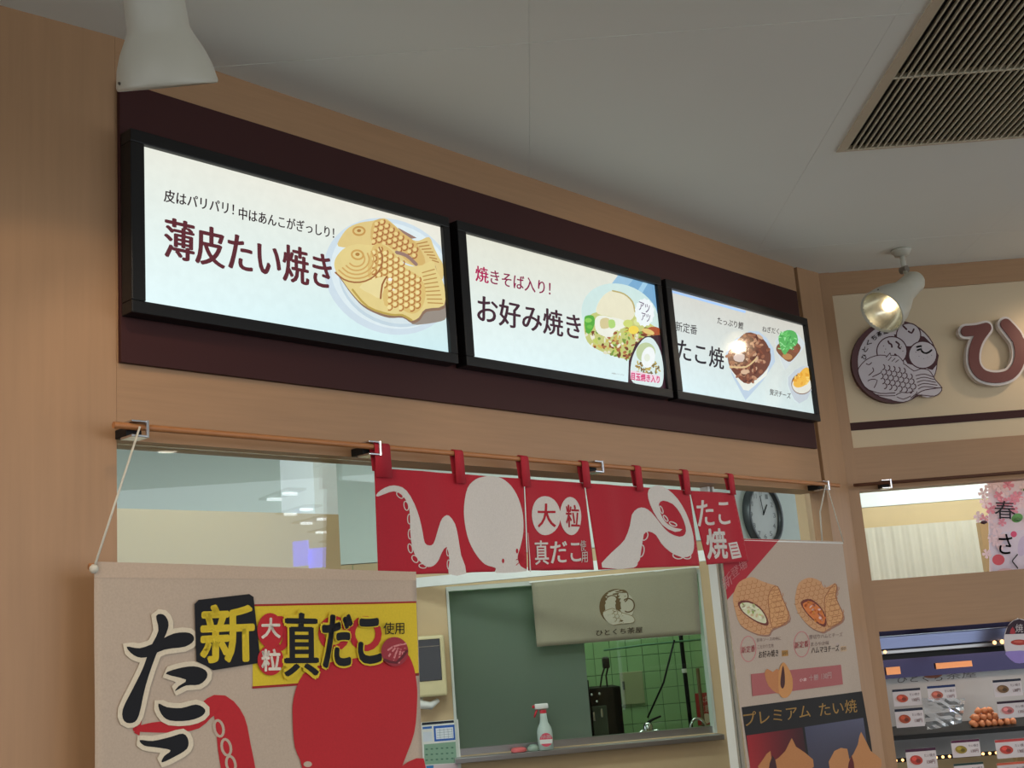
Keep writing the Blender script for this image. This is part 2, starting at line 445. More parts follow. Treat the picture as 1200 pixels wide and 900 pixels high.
# low partition seen through the transom
PT = PA.off(-1.05); fT = lambda u, n, z: PT.w(u, n, z)
ut = PT.px(397, 610)[0]; zpt = (PT.px(140, 598)[1]+PT.px(397, 601)[1])/2
bx('wall_partition', (-1.5, -0.05, 0), (ut, 0, zpt), KBEIGE, None, fT, kind='structure')
ud0, ud1 = PA.off(-1.35).px(368, 570)[0], PA.off(-1.35).px(395, 570)[0]
tag(bx('column', (ud0, -0.2, 0), (ud1, 0, ZC), mat('column_white', (236, 240, 246), 0.4), None, lambda u, n, z: PA.off(-1.35).w(u, n, z)), 'white upright duct beside the beige partition behind the transom glass', 'column')  # plain white column for the pale upright band
# outer shell behind the shop and the tile room
bx('wall_far', (-7, 8.1, 0), (6, 8.2, ZC), KWHITE, kind='structure')
bx('post_inner', (2.85, -0.20, 0), (2.985, -0.16, ZC), KBEIGE, None, fA, kind='structure')['kind'] = 'structure'
# glass of the transom
GL = glass('clear_glass', (0.93, 0.98, 0.96), 1.6)
gp = thing('transom_window', 'clear glass transom pane under the header left of the red curtain', 'window', PA.w(0.35, -0.04, 1.60))
bx('pane', (0.004, -0.036, 1.60), (0.69, -0.030, ZH-0.001), GL, gp, fA)
bx('edge_strip', (0.69, -0.038, 1.60), (0.696, -0.028, ZH-0.001), WHITE, gp, fA)
bx('edge_strip', (0.0005, -0.038, 1.60), (0.004, -0.028, ZH-0.001), WHITE, gp, fA)

# ================================================================ FASCIA BOARD + LIGHT BOXES
tag(bx('fascia_board', (0.003, 0.001, 2.116), (2.672, 0.012, 2.699), BROWN, None, fA, 0.001), 'long dark brown fascia board behind the three lit menu displays', 'board')

ZI0, ZI1, BLF, BRT, ZO0, ZO1 = 2.231, 2.556, 0.030, 0.022, 2.206, 2.583     # lit area and frame borders
def display(u0, u1, label, art):
    z0, z1 = ZO0, ZO1; d0, d1 = 0.0125, 0.052
    t = thing('menu_display', label, 'sign', PA.w((u0+u1)/2, d0, z0), 'lit menu displays on the fascia board')
    bm = bmn()
    box(bm, (u0, d0, z0), (u1, d1, ZI0), fA, 0.002); box(bm, (u0, d0, ZI1), (u1, d1, z1), fA, 0.002)
    box(bm, (u0, d0, ZI0), (u0+BLF, d1, ZI1), fA, 0.002); box(bm, (u1-BRT, d0, ZI0), (u1, d1, ZI1), fA, 0.002)
    obj('frame', bm, BLACK, t)
    pn = bx('lightbox', (u0+BLF, d0, ZI0), (u1-BRT, d1-0.012, ZI1), BLACK, t, fA)
    art(pn, PA.off(d1-0.012), t)
    return t
PS = PA.off(0.052)
PIN = (40, 22, 30); MAR = (92, 40, 48)
def screen_bg(pl, u0, u1, cols, pn):
    a = Art(pl, 0.0004); z0, z1 = ZI0, ZI1
    a.uv = lambda q: q
    a.quadgrid([(u0+BLF, z1), (u1-BRT, z1), (u1-BRT, z0), (u0+BLF, z0)], cols, 16, 10)
    a.build('lit_panel', M_SCR, pn)
    return a
def clipper(u0, u1):
    return lambda u, z: (min(max(u, u0+BLF), u1-BRT), min(max(z, ZI0), ZI1))
def inpoly(x, y, P):
    c = False; n = len(P)
    for i in range(n):
        (x1, y1), (x2, y2) = P[i], P[i-1]
        if (y1 > y) != (y2 > y) and x < (x2-x1)*(y-y1)/(y2-y1)+x1: c = not c
    return c
def scales(a, P, sx, sy, ang, wd, col, hi=None, size=1.0):
    xs = [p[0] for p in P]; ys = [p[1] for p in P]; cx, cy = sum(xs)/len(xs), sum(ys)/len(ys); r = math.radians(ang)
    a.layer()
    for j in range(-20, 21):
        for i in range(-20, 21):
            lx, ly = (i+0.5*(j % 2))*sx, j*sy
            x, y = cx+lx*math.cos(r)-ly*math.sin(r), cy+lx*math.sin(r)+ly*math.cos(r)
            if not inpoly(x, y, P): continue
            pts = []
            for k in range(5):
                t = math.radians(-80+40*k)
                px_, py_ = sx*0.5*size*math.cos(t), sy*0.62*size*math.sin(t)
                pts.append((x+px_*math.cos(r)-py_*math.sin(r), y+px_*math.sin(r)+py_*math.cos(r)))
            if hi: a.ell(x, y, sx*0.30, sy*0.36, ang, hi, 8, False)
            a.stroke(pts, wd, col, 0, False, False, False)

def art1(pn, pl, t):
    u0, u1 = U1
    screen_bg(pl, u0, u1, [(232, 234, 222), (236, 232, 218), (205, 236, 240), (228, 250, 252)], pn)
    cl = clipper(u0, u1)
    a = Art(pl, 0.0008, Z(370, 220, 5), clip=cl)
    a.ell(430, 520, 395, 330, 25, (206, 222, 232), 48)
    a.ell(440, 515, 365, 300, 25, (222, 236, 240), 48)
    a.ell(450, 540, 330, 265, 25, (196, 214, 224), 40)
    a.ell(450, 530, 325, 255, 25, (214, 228, 232), 40)
    a.poly([(640, 720), (770, 680), (770, 760), (700, 790), (560, 800)], (150, 140, 130), 3)
    a.build('plate_picture', M_SCR, pn)
    a = Art(pl, 0.0014, Z(370, 220, 5), clip=cl)
    rear = [(130, 345), (145, 290), (190, 235), (260, 205), (330, 195), (400, 180), (450, 212), (500, 258), (550, 300), (600, 312), (662, 290), (690, 350), (720, 410), (742, 450), (742, 535), (700, 520), (600, 470), (500, 430), (400, 350), (250, 350)]
    a.poly([(480, 235), (590, 295), (560, 300), (500, 275)], (150, 120, 110))
    a.poly(rear, (222, 198, 132), 3)
    a.poly([(330, 210), (400, 185), (500, 260), (590, 330), (640, 440), (560, 450), (450, 360), (330, 330)], (212, 178, 108), 3)
    scales(a, [(330, 215), (400, 192), (520, 275), (600, 350), (600, 430), (450, 350), (335, 320)], 36, 30, 40, 8, (168, 104, 58), (232, 208, 142))
    for k in range(7): a.stroke([(590+k*15, 330+k*16), (650+k*11, 318+k*20)], 7, (180, 134, 72), 0)
    a.stroke([(470, 380), (530, 400), (585, 450)], 20, (150, 120, 110), 3)
    a.ring(250, 255, 34, 24, 0, 11, (196, 150, 82)); a.ell(250, 253, 12, 9, 0, (170, 120, 60))
    front = [(105, 440), (125, 395), (170, 352), (240, 332), (320, 338), (400, 332), (460, 380), (505, 440), (560, 462), (620, 455), (682, 430), (705, 490), (748, 570), (748, 690), (640, 712), (600, 762), (555, 780), (500, 748), (420, 748), (340, 722), (265, 680), (200, 610), (150, 540), (112, 485)]
    a.poly([(x+6, y+16) for x, y in front], (140, 112, 92), 3)
    a.poly(front, (226, 206, 138), 3)
    a.poly([(330, 345), (400, 340), (465, 395), (520, 470), (600, 520), (640, 600), (620, 700), (560, 740), (470, 700), (400, 690), (375, 560), (300, 520)], (218, 188, 116), 3)
    scales(a, [(335, 350), (400, 345), (470, 410), (540, 490), (620, 560), (610, 690), (540, 720), (420, 700), (395, 560), (300, 520)], 38, 32, 32, 8, (176, 116, 62), (238, 220, 156))
    for k in range(5):
        r_ = 48+k*26
        a.stroke([(235+r_*math.cos(math.radians(t)), 420+r_*0.9*math.sin(math.radians(t))) for t in range(-30, 150, 25)], 9, (206, 164, 96) if k < 4 else (160, 104, 60), 2)
    a.ring(240, 395, 34, 26, 10, 11, (204, 160, 88)); a.ell(240, 392, 13, 10, 0, (176, 126, 60))
    a.poly([(250, 585), (310, 545), (410, 520), (400, 570), (375, 650), (320, 625)], (232, 216, 156), 2)
    a.stroke([(410, 525), (385, 570), (375, 650)], 10, (150, 92, 50), 2)
    for k in range(9): a.stroke([(620+k*4, 500+k*22), (690+k*6, 480+k*25)], 7, (186, 144, 80), 0)
    a.stroke([(210, 600), (300, 700), (430, 745), (500, 748), (555, 778)], 12, (186, 160, 80), 3)
    a.ell(430, 540, 12, 10, 0, (246, 240, 228)); a.ell(450, 600, 8, 6, 0, (240, 228, 200))
    a.build('fish_cake_picture', M_SCR, pn)
    a = Art(pl, 0.0026, Z(130, 140, 2.7907), clip=None)
    a.text('皮はパリパリ！', (170, 270), (400, 316), (172, 228), PIN, 0.02)
    a.build('lettering', M_SCR, pn); a = Art(pl, 0.0026, Z(130, 140, 2.7907))
    a.text('中はあんこがぎっしり！', (415, 327), (728, 392), (416, 286), PIN, 0.02)
    a.build('lettering', M_SCR, pn); a = Art(pl, 0.0026, Z(130, 140, 2.7907))
    a.text('薄皮たい焼き', (170, 452), (722, 562), (172, 316), MAR, 0.0279)
    a.build('lettering', M_SCR, pn)
U1, U2, U3 = (0.004, 0.870), (0.898, 1.762), (1.786, 2.650)
def art2(pn, pl, t):
    screen_bg(pl, *U2, [(226, 226, 210), (226, 226, 212), (214, 240, 244), (228, 248, 250)], pn)
    cl = clipper(*U2); T = Z(670, 300, 5.2941)
    a = Art(pl, 0.0008, T, clip=cl)
    a.poly([(285, 115), (560, 195), (575, 520), (400, 420), (180, 260)], (120, 170, 208), 0)
    a.poly([(285, 115), (380, 145), (250, 300), (180, 260)], (150, 192, 220), 0)
    a.poly([(440, 160), (470, 170), (380, 330), (350, 310)], (160, 204, 230), 0)
    a.ell(300, 380, 250, 200, 25, (206, 230, 226), 40)
    a.build('napkin_picture', M_SCR, pn)
    a = Art(pl, 0.0012, T, clip=cl); rnd = random.Random(3)
    food = [(75, 400), (110, 370), (150, 350), (300, 330), (400, 370), (500, 430), (545, 470), (540, 560), (420, 640), (330, 640), (200, 600), (110, 550), (80, 490)]
    a.poly(food, (196, 200, 124), 3); a.layer()
    cols = [(150, 84, 48), (118, 60, 36), (206, 178, 90), (226, 222, 196), (120, 150, 62), (236, 232, 214), (168, 104, 66), (190, 204, 96)]
    for k in range(190):
        x, y = rnd.uniform(80, 540), rnd.uniform(450, 640)
        if inpoly(x, y, food) and y > 450+abs(x-300)*0.0: 
            a.ell(x, y, rnd.uniform(8, 20), rnd.uniform(5, 10), rnd.uniform(0, 180), rnd.choice(cols), 8, False)
            if k % 24 == 0: a.layer()
    a.poly([(75, 400), (85, 372), (130, 372), (140, 420), (110, 480), (85, 470)], (86, 170, 60), 3)
    a.ell(100, 400, 22, 14, 0, (140, 205, 90)); a.ell(108, 440, 18, 12, 0, (110, 190, 70))
    a.poly([(150, 320), (190, 250), (250, 215), (320, 235), (375, 285), (390, 350), (360, 400), (290, 395), (230, 375), (160, 360)], (232, 228, 200), 3)
    a.stroke([(250, 217), (320, 236), (373, 285), (388, 345)], 9, (186, 170, 110), 3)
    a.poly([(140, 400), (170, 370), (240, 380), (320, 400), (330, 440), (260, 470), (250, 500), (200, 500), (150, 470)], (236, 238, 224), 3)
    a.poly([(175, 395), (225, 388), (235, 440), (180, 450)], (212, 200, 150), 3); a.poly([(225, 400), (260, 400), (265, 440), (232, 448)], (176, 214, 120), 3)
    a.ell(345, 420, 30, 24, 0, (206, 216, 120)); a.ell(380, 460, 32, 26, 0, (240, 214, 84)); a.ell(405, 410, 24, 22, 0, (214, 222, 150))
    a.poly([(430, 470), (490, 440), (540, 450), (540, 490), (470, 490)], (170, 80, 44), 2); a.ell(470, 470, 40, 16, 20, (226, 198, 120))
    a.build('pancake_picture', M_SCR, pn)
    a = Art(pl, 0.0024, T, clip=cl)
    a.poly([(345, 790), (350, 650), (390, 550), (450, 500), (545, 490), (580, 600), (585, 830)], (56, 28, 40), 0)
    a.poly([(365, 770), (365, 660), (400, 570), (450, 510), (500, 515), (545, 590), (565, 700), (560, 790), (530, 818), (420, 800)], (216, 234, 232), 3)
    for k in range(60):
        x, y = rnd.uniform(395, 540), rnd.uniform(660, 730); a.ell(x, y, 12, 5, rnd.uniform(0, 180), rnd.choice([(150, 120, 60), (190, 170, 90), (110, 90, 46)]), 7, k % 20 == 0)
    a.ell(455, 600, 60, 62, 0, (190, 206, 160)); a.ell(470, 630, 42, 66, 10, (240, 246, 246), 24); a.ell(463, 632, 18, 24, 0, (228, 236, 220))
    a.poly([(360, 710), (545, 745), (540, 790), (360, 765)], (238, 214, 226), 0)
    a.text('目玉焼き入り', (362, 770), (540, 792), (364, 722), (206, 40, 110), 0.03)
    # spiky white balloon
    pts = []
    for k in range(28):
        an = 2*math.pi*k/28; rr = 1.0 if k % 2 else 0.9; pts.append((447+62*rr*math.cos(an), 352+90*rr*math.sin(an)))
    a.poly(pts, (238, 246, 248), 0)
    a.text('アツ', (410, 335), (478, 360), (412, 280), (90, 60, 100), 0.01); a.text('アツ', (425, 400), (480, 415), (428, 350), (90, 60, 100), 0.01)
    a.build('inset_picture', M_SCR, pn)
    a = Art(pl, 0.0030, Z(520, 260, 4.0893))
    a.text('焼', (148, 285), (212, 298), (146, 208), (172, 30, 84), 0.026)
    a.text('きそば入り！', (218, 298), (508, 356), (220, 228), (136, 34, 74), 0.022)
    a.build('tagline', M_SCR, pn); a = Art(pl, 0.0030, Z(520, 260, 4.0893))
    a.text('お好み焼き', (155, 480), (655, 570), (157, 345), (66, 40, 52), 0.0279)
    a.text('※写真はイメージです', (800, 730), (860, 740), (801, 722), (120, 110, 100), 0)
    a.build('lettering', M_SCR, pn)
def art3(pn, pl, t):
    screen_bg(pl, *U3, [(214, 214, 206), (208, 206, 196), (208, 226, 226), (222, 244, 248)], pn)
    cl = clipper(*U3); T = Z(770, 320, 5)
    a = Art(pl, 0.0008, T, clip=cl); rnd = random.Random(5)
    a.poly([(72, 98), (520, 222), (515, 235), (74, 112)], (170, 205, 250), 0)
    # big boat of takoyaki
    a.poly([(400, 470), (540, 340), (640, 380), (690, 520), (540, 720), (500, 715)], (188, 208, 226), 2)
    a.poly([(425, 560), (510, 640), (640, 600), (655, 550), (535, 690), (505, 685)], (232, 236, 226), 0)
    boat = [(412, 480), (440, 430), (520, 350), (600, 370), (650, 430), (665, 510), (620, 590), (530, 648), (470, 610), (425, 550)]
    a.poly(boat, (108, 62, 50), 3); a.layer()
    for k in range(150):
        x, y = rnd.uniform(410, 665), rnd.uniform(350, 640)
        if inpoly(x, y, boat): a.ell(x, y, rnd.uniform(8, 24), rnd.uniform(6, 13), rnd.uniform(0, 180), rnd.choice([(150, 96, 72), (128, 72, 54), (186, 140, 110), (88, 46, 38), (206, 170, 140)]), 8, k % 15 == 0)
    a.stroke([(425, 550), (520, 550), (580, 500)], 9, (220, 190, 140), 3); a.ell(510, 580, 22, 14, 0, (214, 180, 150)); a.poly([(445, 490), (470, 470), (510, 480), (500, 520), (455, 515)], (200, 184, 180), 2)
    a.build('octopus_ball_picture', M_SCR, pn)
    a = Art(pl, 0.0018, T, clip=cl)
    a.poly([(690, 400), (770, 330), (850, 390), (855, 440), (760, 555), (740, 550)], (206, 216, 220), 2)
    b2 = [(695, 440), (720, 410), (800, 400), (840, 440), (800, 500), (765, 520), (710, 475)]
    a.poly(b2, (124, 76, 52), 3); a.ell(760, 490, 30, 18, 10, (180, 130, 80)); a.ell(805, 450, 24, 16, 30, (140, 80, 60))
    a.poly([(710, 370), (760, 335), (810, 350), (820, 410), (770, 450), (745, 480), (720, 440)], (84, 176, 92), 3)
    for k in range(34): a.stroke([(x := rnd.uniform(715, 805), y := rnd.uniform(350, 450)), (x+rnd.uniform(-18, 18), y+rnd.uniform(-18, 18))], 6, rnd.choice([(150, 220, 150), (50, 140, 70), (110, 200, 110)]), 0, new=k % 12 == 0)
    a.build('leek_picture', M_SCR, pn)
    a = Art(pl, 0.0024, T, clip=cl)
    a.poly([(765, 610), (850, 545), (905, 570), (915, 690), (830, 765), (780, 700)], (196, 206, 214), 2)
    a.ell(845, 650, 62, 62, 0, (120, 80, 60)); a.ell(845, 655, 58, 52, 0, (226, 226, 214)); a.poly([(795, 640), (850, 565), (885, 560), (890, 630), (850, 665), (810, 670)], (238, 184, 74), 3)
    for k in range(16): a.ell(rnd.uniform(800, 885), rnd.uniform(590, 650), 11, 6, rnd.uniform(0, 180), rnd.choice([(244, 206, 110), (228, 160, 50)]), 7, k % 8 == 0)
    a.build('cheese_picture', M_SCR, pn)
    a = Art(pl, 0.0030, T)
    a.text('新定番', (102, 340), (230, 364), (103, 282), (44, 36, 44), 0.008)
    a.build('lettering', M_SCR, pn)
    a = Art(pl, 0.0030, T); a.text('たこ焼', (112, 510), (388, 568), (114, 380), (40, 34, 44), 0.024); a.build('lettering', M_SCR, pn)
    a = Art(pl, 0.0030, T); a.text('たっぷり鰹', (348, 298), (500, 332), (350, 256), (44, 30, 34), 0.016); a.build('lettering', M_SCR, pn)
    a = Art(pl, 0.0030, T); a.text('ねぎだく', (612, 345), (710, 360), (613, 310), (50, 40, 40), 0.012); a.build('lettering', M_SCR, pn)
    a = Art(pl, 0.0030, T); a.text('贅沢チーズ', (655, 715), (778, 740), (657, 678), (50, 44, 50), 0.012); a.build('lettering', M_SCR, pn)
display(*U1, 'lit menu display on the left of the fascia, picturing two fish-shaped cakes', art1)
display(*U2, 'lit menu display in the middle of the fascia, picturing a savoury pancake', art2)
display(*U3, 'lit menu display on the right of the fascia, picturing octopus balls in boats', art3)

# ================================================================ CURTAIN POLE, BRACKETS
NP = 0.055
zp0 = PA.off(NP).px(145, 499)[1]; up0_ = PA.off(NP).px(133, 498)[0]; ue, ze = PA.off(NP).px(983, 569)
pz = lambda u: zp0+(ze-zp0)*(u-up0_)/(ue-up0_)
bm = bmn(); tube(bm, [PA.w(up0_, NP, pz(up0_)), PA.w(ue, NP, pz(ue))], 0.0065, 12)
tag(obj('curtain_pole', bm, POLE, smooth='auto'), 'thin wooden pole carrying the red curtain across the main wall', 'pole')
def bracket(u, z, fr, label, grp):
    t = thing('pole_bracket', label, 'bracket', fr(u, 0, z-0.02), grp)
    bx('base', (u-0.016, 0.0005, z-0.016), (u+0.016, NP-0.012, z+0.002), BLK, t, fr, 0.002)
    bx('clip', (u-0.018, NP-0.03, z+0.007), (u+0.018, NP+0.012, z+0.011), CHROME, t, fr, 0.001)
    bx('clip', (u-0.018, NP-0.03, z-0.021), (u+0.018, NP+0.012, z-0.0165), CHROME, t, fr, 0.001)
    bm = bmn(); tube(bm, [fr(u+0.014, NP+0.011, z+0.011), fr(u+0.014, NP+0.011, z-0.021)], 0.0035, 8); obj('screw', bm, CHROME, t)
    return t
for (x, y, lb) in ((161, 503, 'chrome pole bracket at the left end, above the big cloth banner'), (436, 524, 'chrome pole bracket beside the left end of the red curtain'), (699, 549, 'dark pole bracket by the middle tab of the red curtain'), (966, 573, 'dark pole bracket at the right end, above the fish-cake poster')):
    u = PA.off(NP).px(x, y)[0]; bracket(u, pz(u), fA, lb, 'curtain pole brackets')

# ================================================================ RED CURTAIN
PN = PA.off(NP)
RC = (170, 23, 42); RW = (204, 198, 192)
def nwarp(u, z):
    k = max(0.0, min(1.0, (1.93-z)/0.2))
    return 0.0035*math.sin(u*2*math.pi/0.17+0.6)*(0.4+0.6*k) + 0.0009*math.sin(u*2*math.pi/0.11+2*z) + 0.006*k
no = thing('shop_curtain', 'short red shop curtain with a pale octopus, hanging from the wooden pole', 'curtain', PN.w(1.35, 0, 1.70))
panels = [[(439, 548), (613, 561), (614, 669), (441, 675)], [(614.5, 561), (685, 566), (695, 668), (615.5, 669)], [(686, 566), (808, 575), (819, 663), (700, 668)], [(809, 575), (860, 578), (874, 658), (827, 662)]]
for q in panels:
    a = Art(PN, 0, warp=nwarp); bm_uv = [a.uv(p) for p in q]
    a.quadgrid(q, [RC]*4, 10, 6)
    o = a.build('cloth_panel', M_CLO, no, 0.012)
    sm = o.modifiers.new('thick', 'SOLIDIFY'); sm.thickness = 0.001; sm.offset = -1
def wp(art_fn, name, label=None):
    a = Art(PN, 0.0008, warp=nwarp); art_fn(a); return a.build(name, M_CLO, no, 0.012)
def oct_left(a):
    a.T = Z(430, 520, 4.8)
    a.poly([(48, 290), (75, 262), (125, 238), (175, 238), (220, 265), (260, 340), (285, 420), (300, 500), (310, 560), (335, 575), (360, 565), (380, 520), (410, 440), (435, 408), (460, 405), (490, 450), (505, 520), (520, 630), (545, 732), (455, 734), (460, 660), (445, 580), (410, 620), (395, 650), (370, 680), (340, 695), (310, 690), (270, 650), (245, 590), (235, 500), (235, 400), (225, 340), (195, 290), (150, 268), (100, 282), (60, 297)], RW, 2)
    for c in ((182, 290, 22, 12, 45), (216, 350, 12, 26, -10), (232, 425, 10, 28, 0), (234, 510, 10, 28, 0), (233, 590, 11, 26, -10), (257, 650, 14, 22, -30), (297, 690, 20, 12, 10), (453, 608, 9, 24, 0), (455, 680, 9, 26, 0)):
        a.ring(*c, 5, RW, False)
    a.ell(180, 288, 14, 7, 45, RC, 12)
oct_ = wp(oct_left, 'printed_tentacle')
def head(a):
    a.T = Z(430, 520, 4.8)
    a.poly([(700, 182), (760, 195), (810, 240), (845, 310), (866, 400), (866, 500), (850, 580), (835, 640), (850, 690), (880, 718), (720, 728), (715, 700), (650, 680), (600, 630), (560, 550), (540, 450), (538, 350), (560, 250), (610, 200), (660, 185)], RW, 3)
    a.ell(758, 660, 7, 13, 0, RC, 12); a.ell(832, 605, 6, 14, 0, RC, 12); a.ring(853, 645, 8, 24, 0, 5, RC); a.stroke([(826, 655), (845, 645)], 4, RC, 0); a.stroke([(826, 685), (850, 660)], 4, RC, 0)
wp(head, 'printed_octopus')
def words(a):
    a.T = Z(430, 520, 4.8)
    a.ell(1000, 405, 80, 110, 0, RW); a.ell(1138, 408, 62, 108, 0, RW)
    a.text('大', (955, 472), (1055, 472), (955, 335), RC, 0.02); a.text('粒', (1108, 472), (1190, 474), (1108, 342), RC, 0.02)
    a.text('真だこ', (928, 685), (1192, 672), (926, 545), RW, 0.022)
    a.stroke([(890, 505), (893, 600), (898, 720)], [2, 4, 7], RW, 0)
    a.T = Z(650, 520, 4.8)
    a.text('使', (130, 608), (166, 606), (130, 545), RW, 0.012); a.text('用', (134, 672), (174, 668), (134, 612), RW, 0.012)
wp(words, 'lettering')
def ten2(a):
    a.T = Z(650, 520, 4.8)
    a.poly([(258, 698), (280, 640), (330, 590), (390, 540), (420, 460), (430, 400), (460, 365), (500, 362), (540, 390), (590, 450), (640, 500), (690, 525), (720, 510), (725, 470), (700, 400), (660, 340), (610, 320), (584, 340), (592, 390), (620, 440), (670, 475), (705, 483), (670, 497), (600, 455), (550, 385), (522, 310), (525, 260), (560, 238), (610, 240), (660, 280), (710, 350), (750, 430), (775, 520), (775, 590), (750, 630), (700, 640), (640, 605), (590, 560), (560, 515), (520, 495), (490, 512), (475, 600), (440, 698)], RW, 2)
    for c in ((495, 520, 16, 26, 25), (475, 605, 14, 34, 10), (437, 675, 18, 18, 0), (682, 632, 24, 16, 20), (728, 636, 22, 14, 0), (598, 372, 8, 22, -20), (622, 420, 8, 20, -35), (660, 452, 20, 9, 30)):
        a.ring(*c, 6, RW, False)
wp(ten2, 'printed_tentacle')
def words2(a):
    a.T = Z(650, 520, 4.8)
    a.text('たこ', (800, 468), (988, 455), (795, 318), RW, 0.025)
    a.text('焼', (850, 650), (965, 645), (838, 480), RW, 0.03)
    a.poly([(968, 560), (1020, 552), (1042, 640), (990, 650)], RW, 0); a.layer()
    for k in range(4): a.stroke([(982+k*5, 572+k*19), (1015+k*5, 567+k*19)], 6, RC, 0, new=False)
wp(words2, 'lettering')
# tabs looped over the pole
for (x, y0_, y1_) in ((446, 522, 560), (536, 530, 567), (613, 537, 571), (684, 542, 572), (746, 548, 576), (802, 553, 580), (855, 557, 580)):
    u = PN.px(x, (y0_+y1_)/2)[0]; zb_ = PN.px(x, y1_)[1]; zpole = pz(u); hw = 0.014 + (0.008 if x == 446 else 0)
    bm = bmn(); prof = []
    for k in range(9):
        an = math.pi*k/8; prof.append((0.0095*math.cos(an), zpole+0.0095*math.sin(an)))
    prof = [(0.010, zb_)] + prof + [(-0.004, zb_+0.015)]
    vs = [[bm.verts.new(PN.w(u+s*hw*(1 if i else 1.1), n, z)) for i, (n, z) in enumerate(prof)] for s in (-1, 1)]
    for i in range(len(prof)-1): bm.faces.new((vs[0][i], vs[1][i], vs[1][i+1], vs[0][i+1]))
    o = obj('tab', bm, RED, no, True); sm = o.modifiers.new('thick', 'SOLIDIFY'); sm.thickness = 0.0015

# ================================================================ BIG CLOTH BANNER (left)
PB = PA.off(0.085)
def bwarp(u, z): return 0.003*math.sin(u*11+z*7)+0.0012*math.sin(u*19-z*15)
ban = thing('cloth_banner', 'large beige cloth banner with big black brush writing and a red octopus', 'banner', PB.w(0.25, 0, 0.9))
TB = Z(90, 640, 2.9268)
BG = (184, 165, 147); INK = (14, 15, 22); YEL = (212, 184, 44); BR = (180, 34, 42)
bl, br_ = PB.px(112, 658), PB.px(487, 671)
blb = PB.px(110.5, 900); brb = PB.px(497, 900)
def ext(a, b, z): t = (z-a[1])/(b[1]-a[1]); return (a[0]+(b[0]-a[0])*t, z)
a = Art(PB, 0, warp=bwarp); a.uv = lambda q: q
a.quadgrid([bl, br_, ext(br_, brb, 0.72), ext(bl, blb, 0.72)], [BG]*4, 12, 20)
o = a.build('cloth', M_CLO, ban, 0.022)
sm = o.modifiers.new('thick', 'SOLIDIFY'); sm.thickness = 0.001; sm.offset = -1
bm = bmn(); tube(bm, [PB.w(bl[0]-0.006, -0.011, bl[1]-0.008), PB.w(br_[0]+0.004, -0.011, br_[1]-0.008)], 0.006, 10); obj('rod', bm, POLE, ban, True)
a = Art(PB, 0.0006, TB, bwarp)
a.poly([(64, 52), (1162, 88), (1163, 118), (64, 108)], (190, 168, 148), 0)
a.build('hem', M_CLO, ban, 0.04)
bm = bmn()
for s_, pp in ((0, (112, 663)),):
    q = PB.px(*pp); lathe(bm, [(0, 0.004), (0.004, 0.008), (0.01, 0.008), (0.014, 0.004)], PB.w(q[0]-0.008, -0.004, q[1]-0.005), PB.u)
obj('knot', bm, CORD, ban, True)
def bart(name, fn, n0=0.001):
    a = Art(PB, n0, TB, bwarp); fn(a); return a.build(name, M_CLO, ban, 0.02)
def f1(a):
    a.poly([(600, 203), (1163, 192), (1174, 440), (600, 484)], YEL, 0)
    a.poly([(600, 200), (1163, 189), (1163, 195), (600, 207)], (150, 30, 30), 0); a.poly([(598, 481), (760, 470), (760, 478), (598, 489)], (150, 30, 30), 0); a.poly([(1160, 436), (1174, 435), (1174, 444), (1160, 445)], (120, 30, 30), 0)
    a.poly([(736, 600), (738, 520), (770, 440), (840, 405), (950, 385), (1060, 375), (1120, 360), (1150, 400), (1166, 470), (1168, 540), (1158, 640), (1120, 740), (1085, 830), (1080, 900), (1150, 980), (1150, 1100), (760, 1100), (770, 900), (770, 760), (745, 690)], BR, 3)
    a.poly([(1100, 775), (1135, 740), (1190, 728), (1192, 800), (1150, 820)], BR, 2)
    for x in (690, 880, 990): a.ring(x, 300, 46 if x > 700 else 22, 50, 0, 22, BR, False)
    a.ell(788, 748, 14, 10, 0, BG)
bart('printed_octopus', f1)
def f2(a):
    pts = [(200, 628), (260, 622), (340, 618), (410, 605), (450, 560), (492, 545), (525, 600), (540, 690), (556, 780), (570, 900)]
    a.stroke(pts, [16, 34, 42, 46, 60, 74, 100, 112, 118, 126], BR, 3)
    a.poly([(196, 640), (225, 585), (215, 650)], BR)
    for (x, y) in ((487, 625), (512, 690), (528, 748), (536, 810)): a.ring(x, y, 15, 28, -12, 9, BG, x == 487)
bart('printed_tentacle', f2, 0.0012)
def f3(a):
    ta = [[(270, 240), (295, 235), (312, 262), (305, 300), (270, 375), (235, 480), (212, 580), (190, 606), (160, 600), (155, 560), (190, 490), (225, 420), (250, 350), (278, 290)],
          [(170, 345), (215, 350), (270, 330), (330, 300), (385, 298), (400, 322), (370, 345), (300, 355), (235, 382), (195, 375)],
          [(305, 438), (345, 420), (400, 412), (440, 425), (446, 450), (420, 475), (375, 478), (338, 497), (350, 480), (375, 458)],
          [(280, 540), (310, 552), (360, 555), (410, 543), (440, 560), (430, 582), (385, 598), (320, 598), (290, 575)],
          [(215, 665), (260, 668), (320, 655), (365, 643), (383, 665), (378, 695), (340, 720), (292, 742), (300, 720), (322, 700), (270, 690), (230, 684)],
          [(250, 800), (330, 790), (400, 830), (390, 900), (300, 960), (340, 880)]]
    for p in ta: a.stroke(p, 34, (214, 200, 176), 2, True, False)
    a.layer()
    for p in ta: a.poly(p, INK, 3, False)
bart('brush_writing', f3, 0.0028)
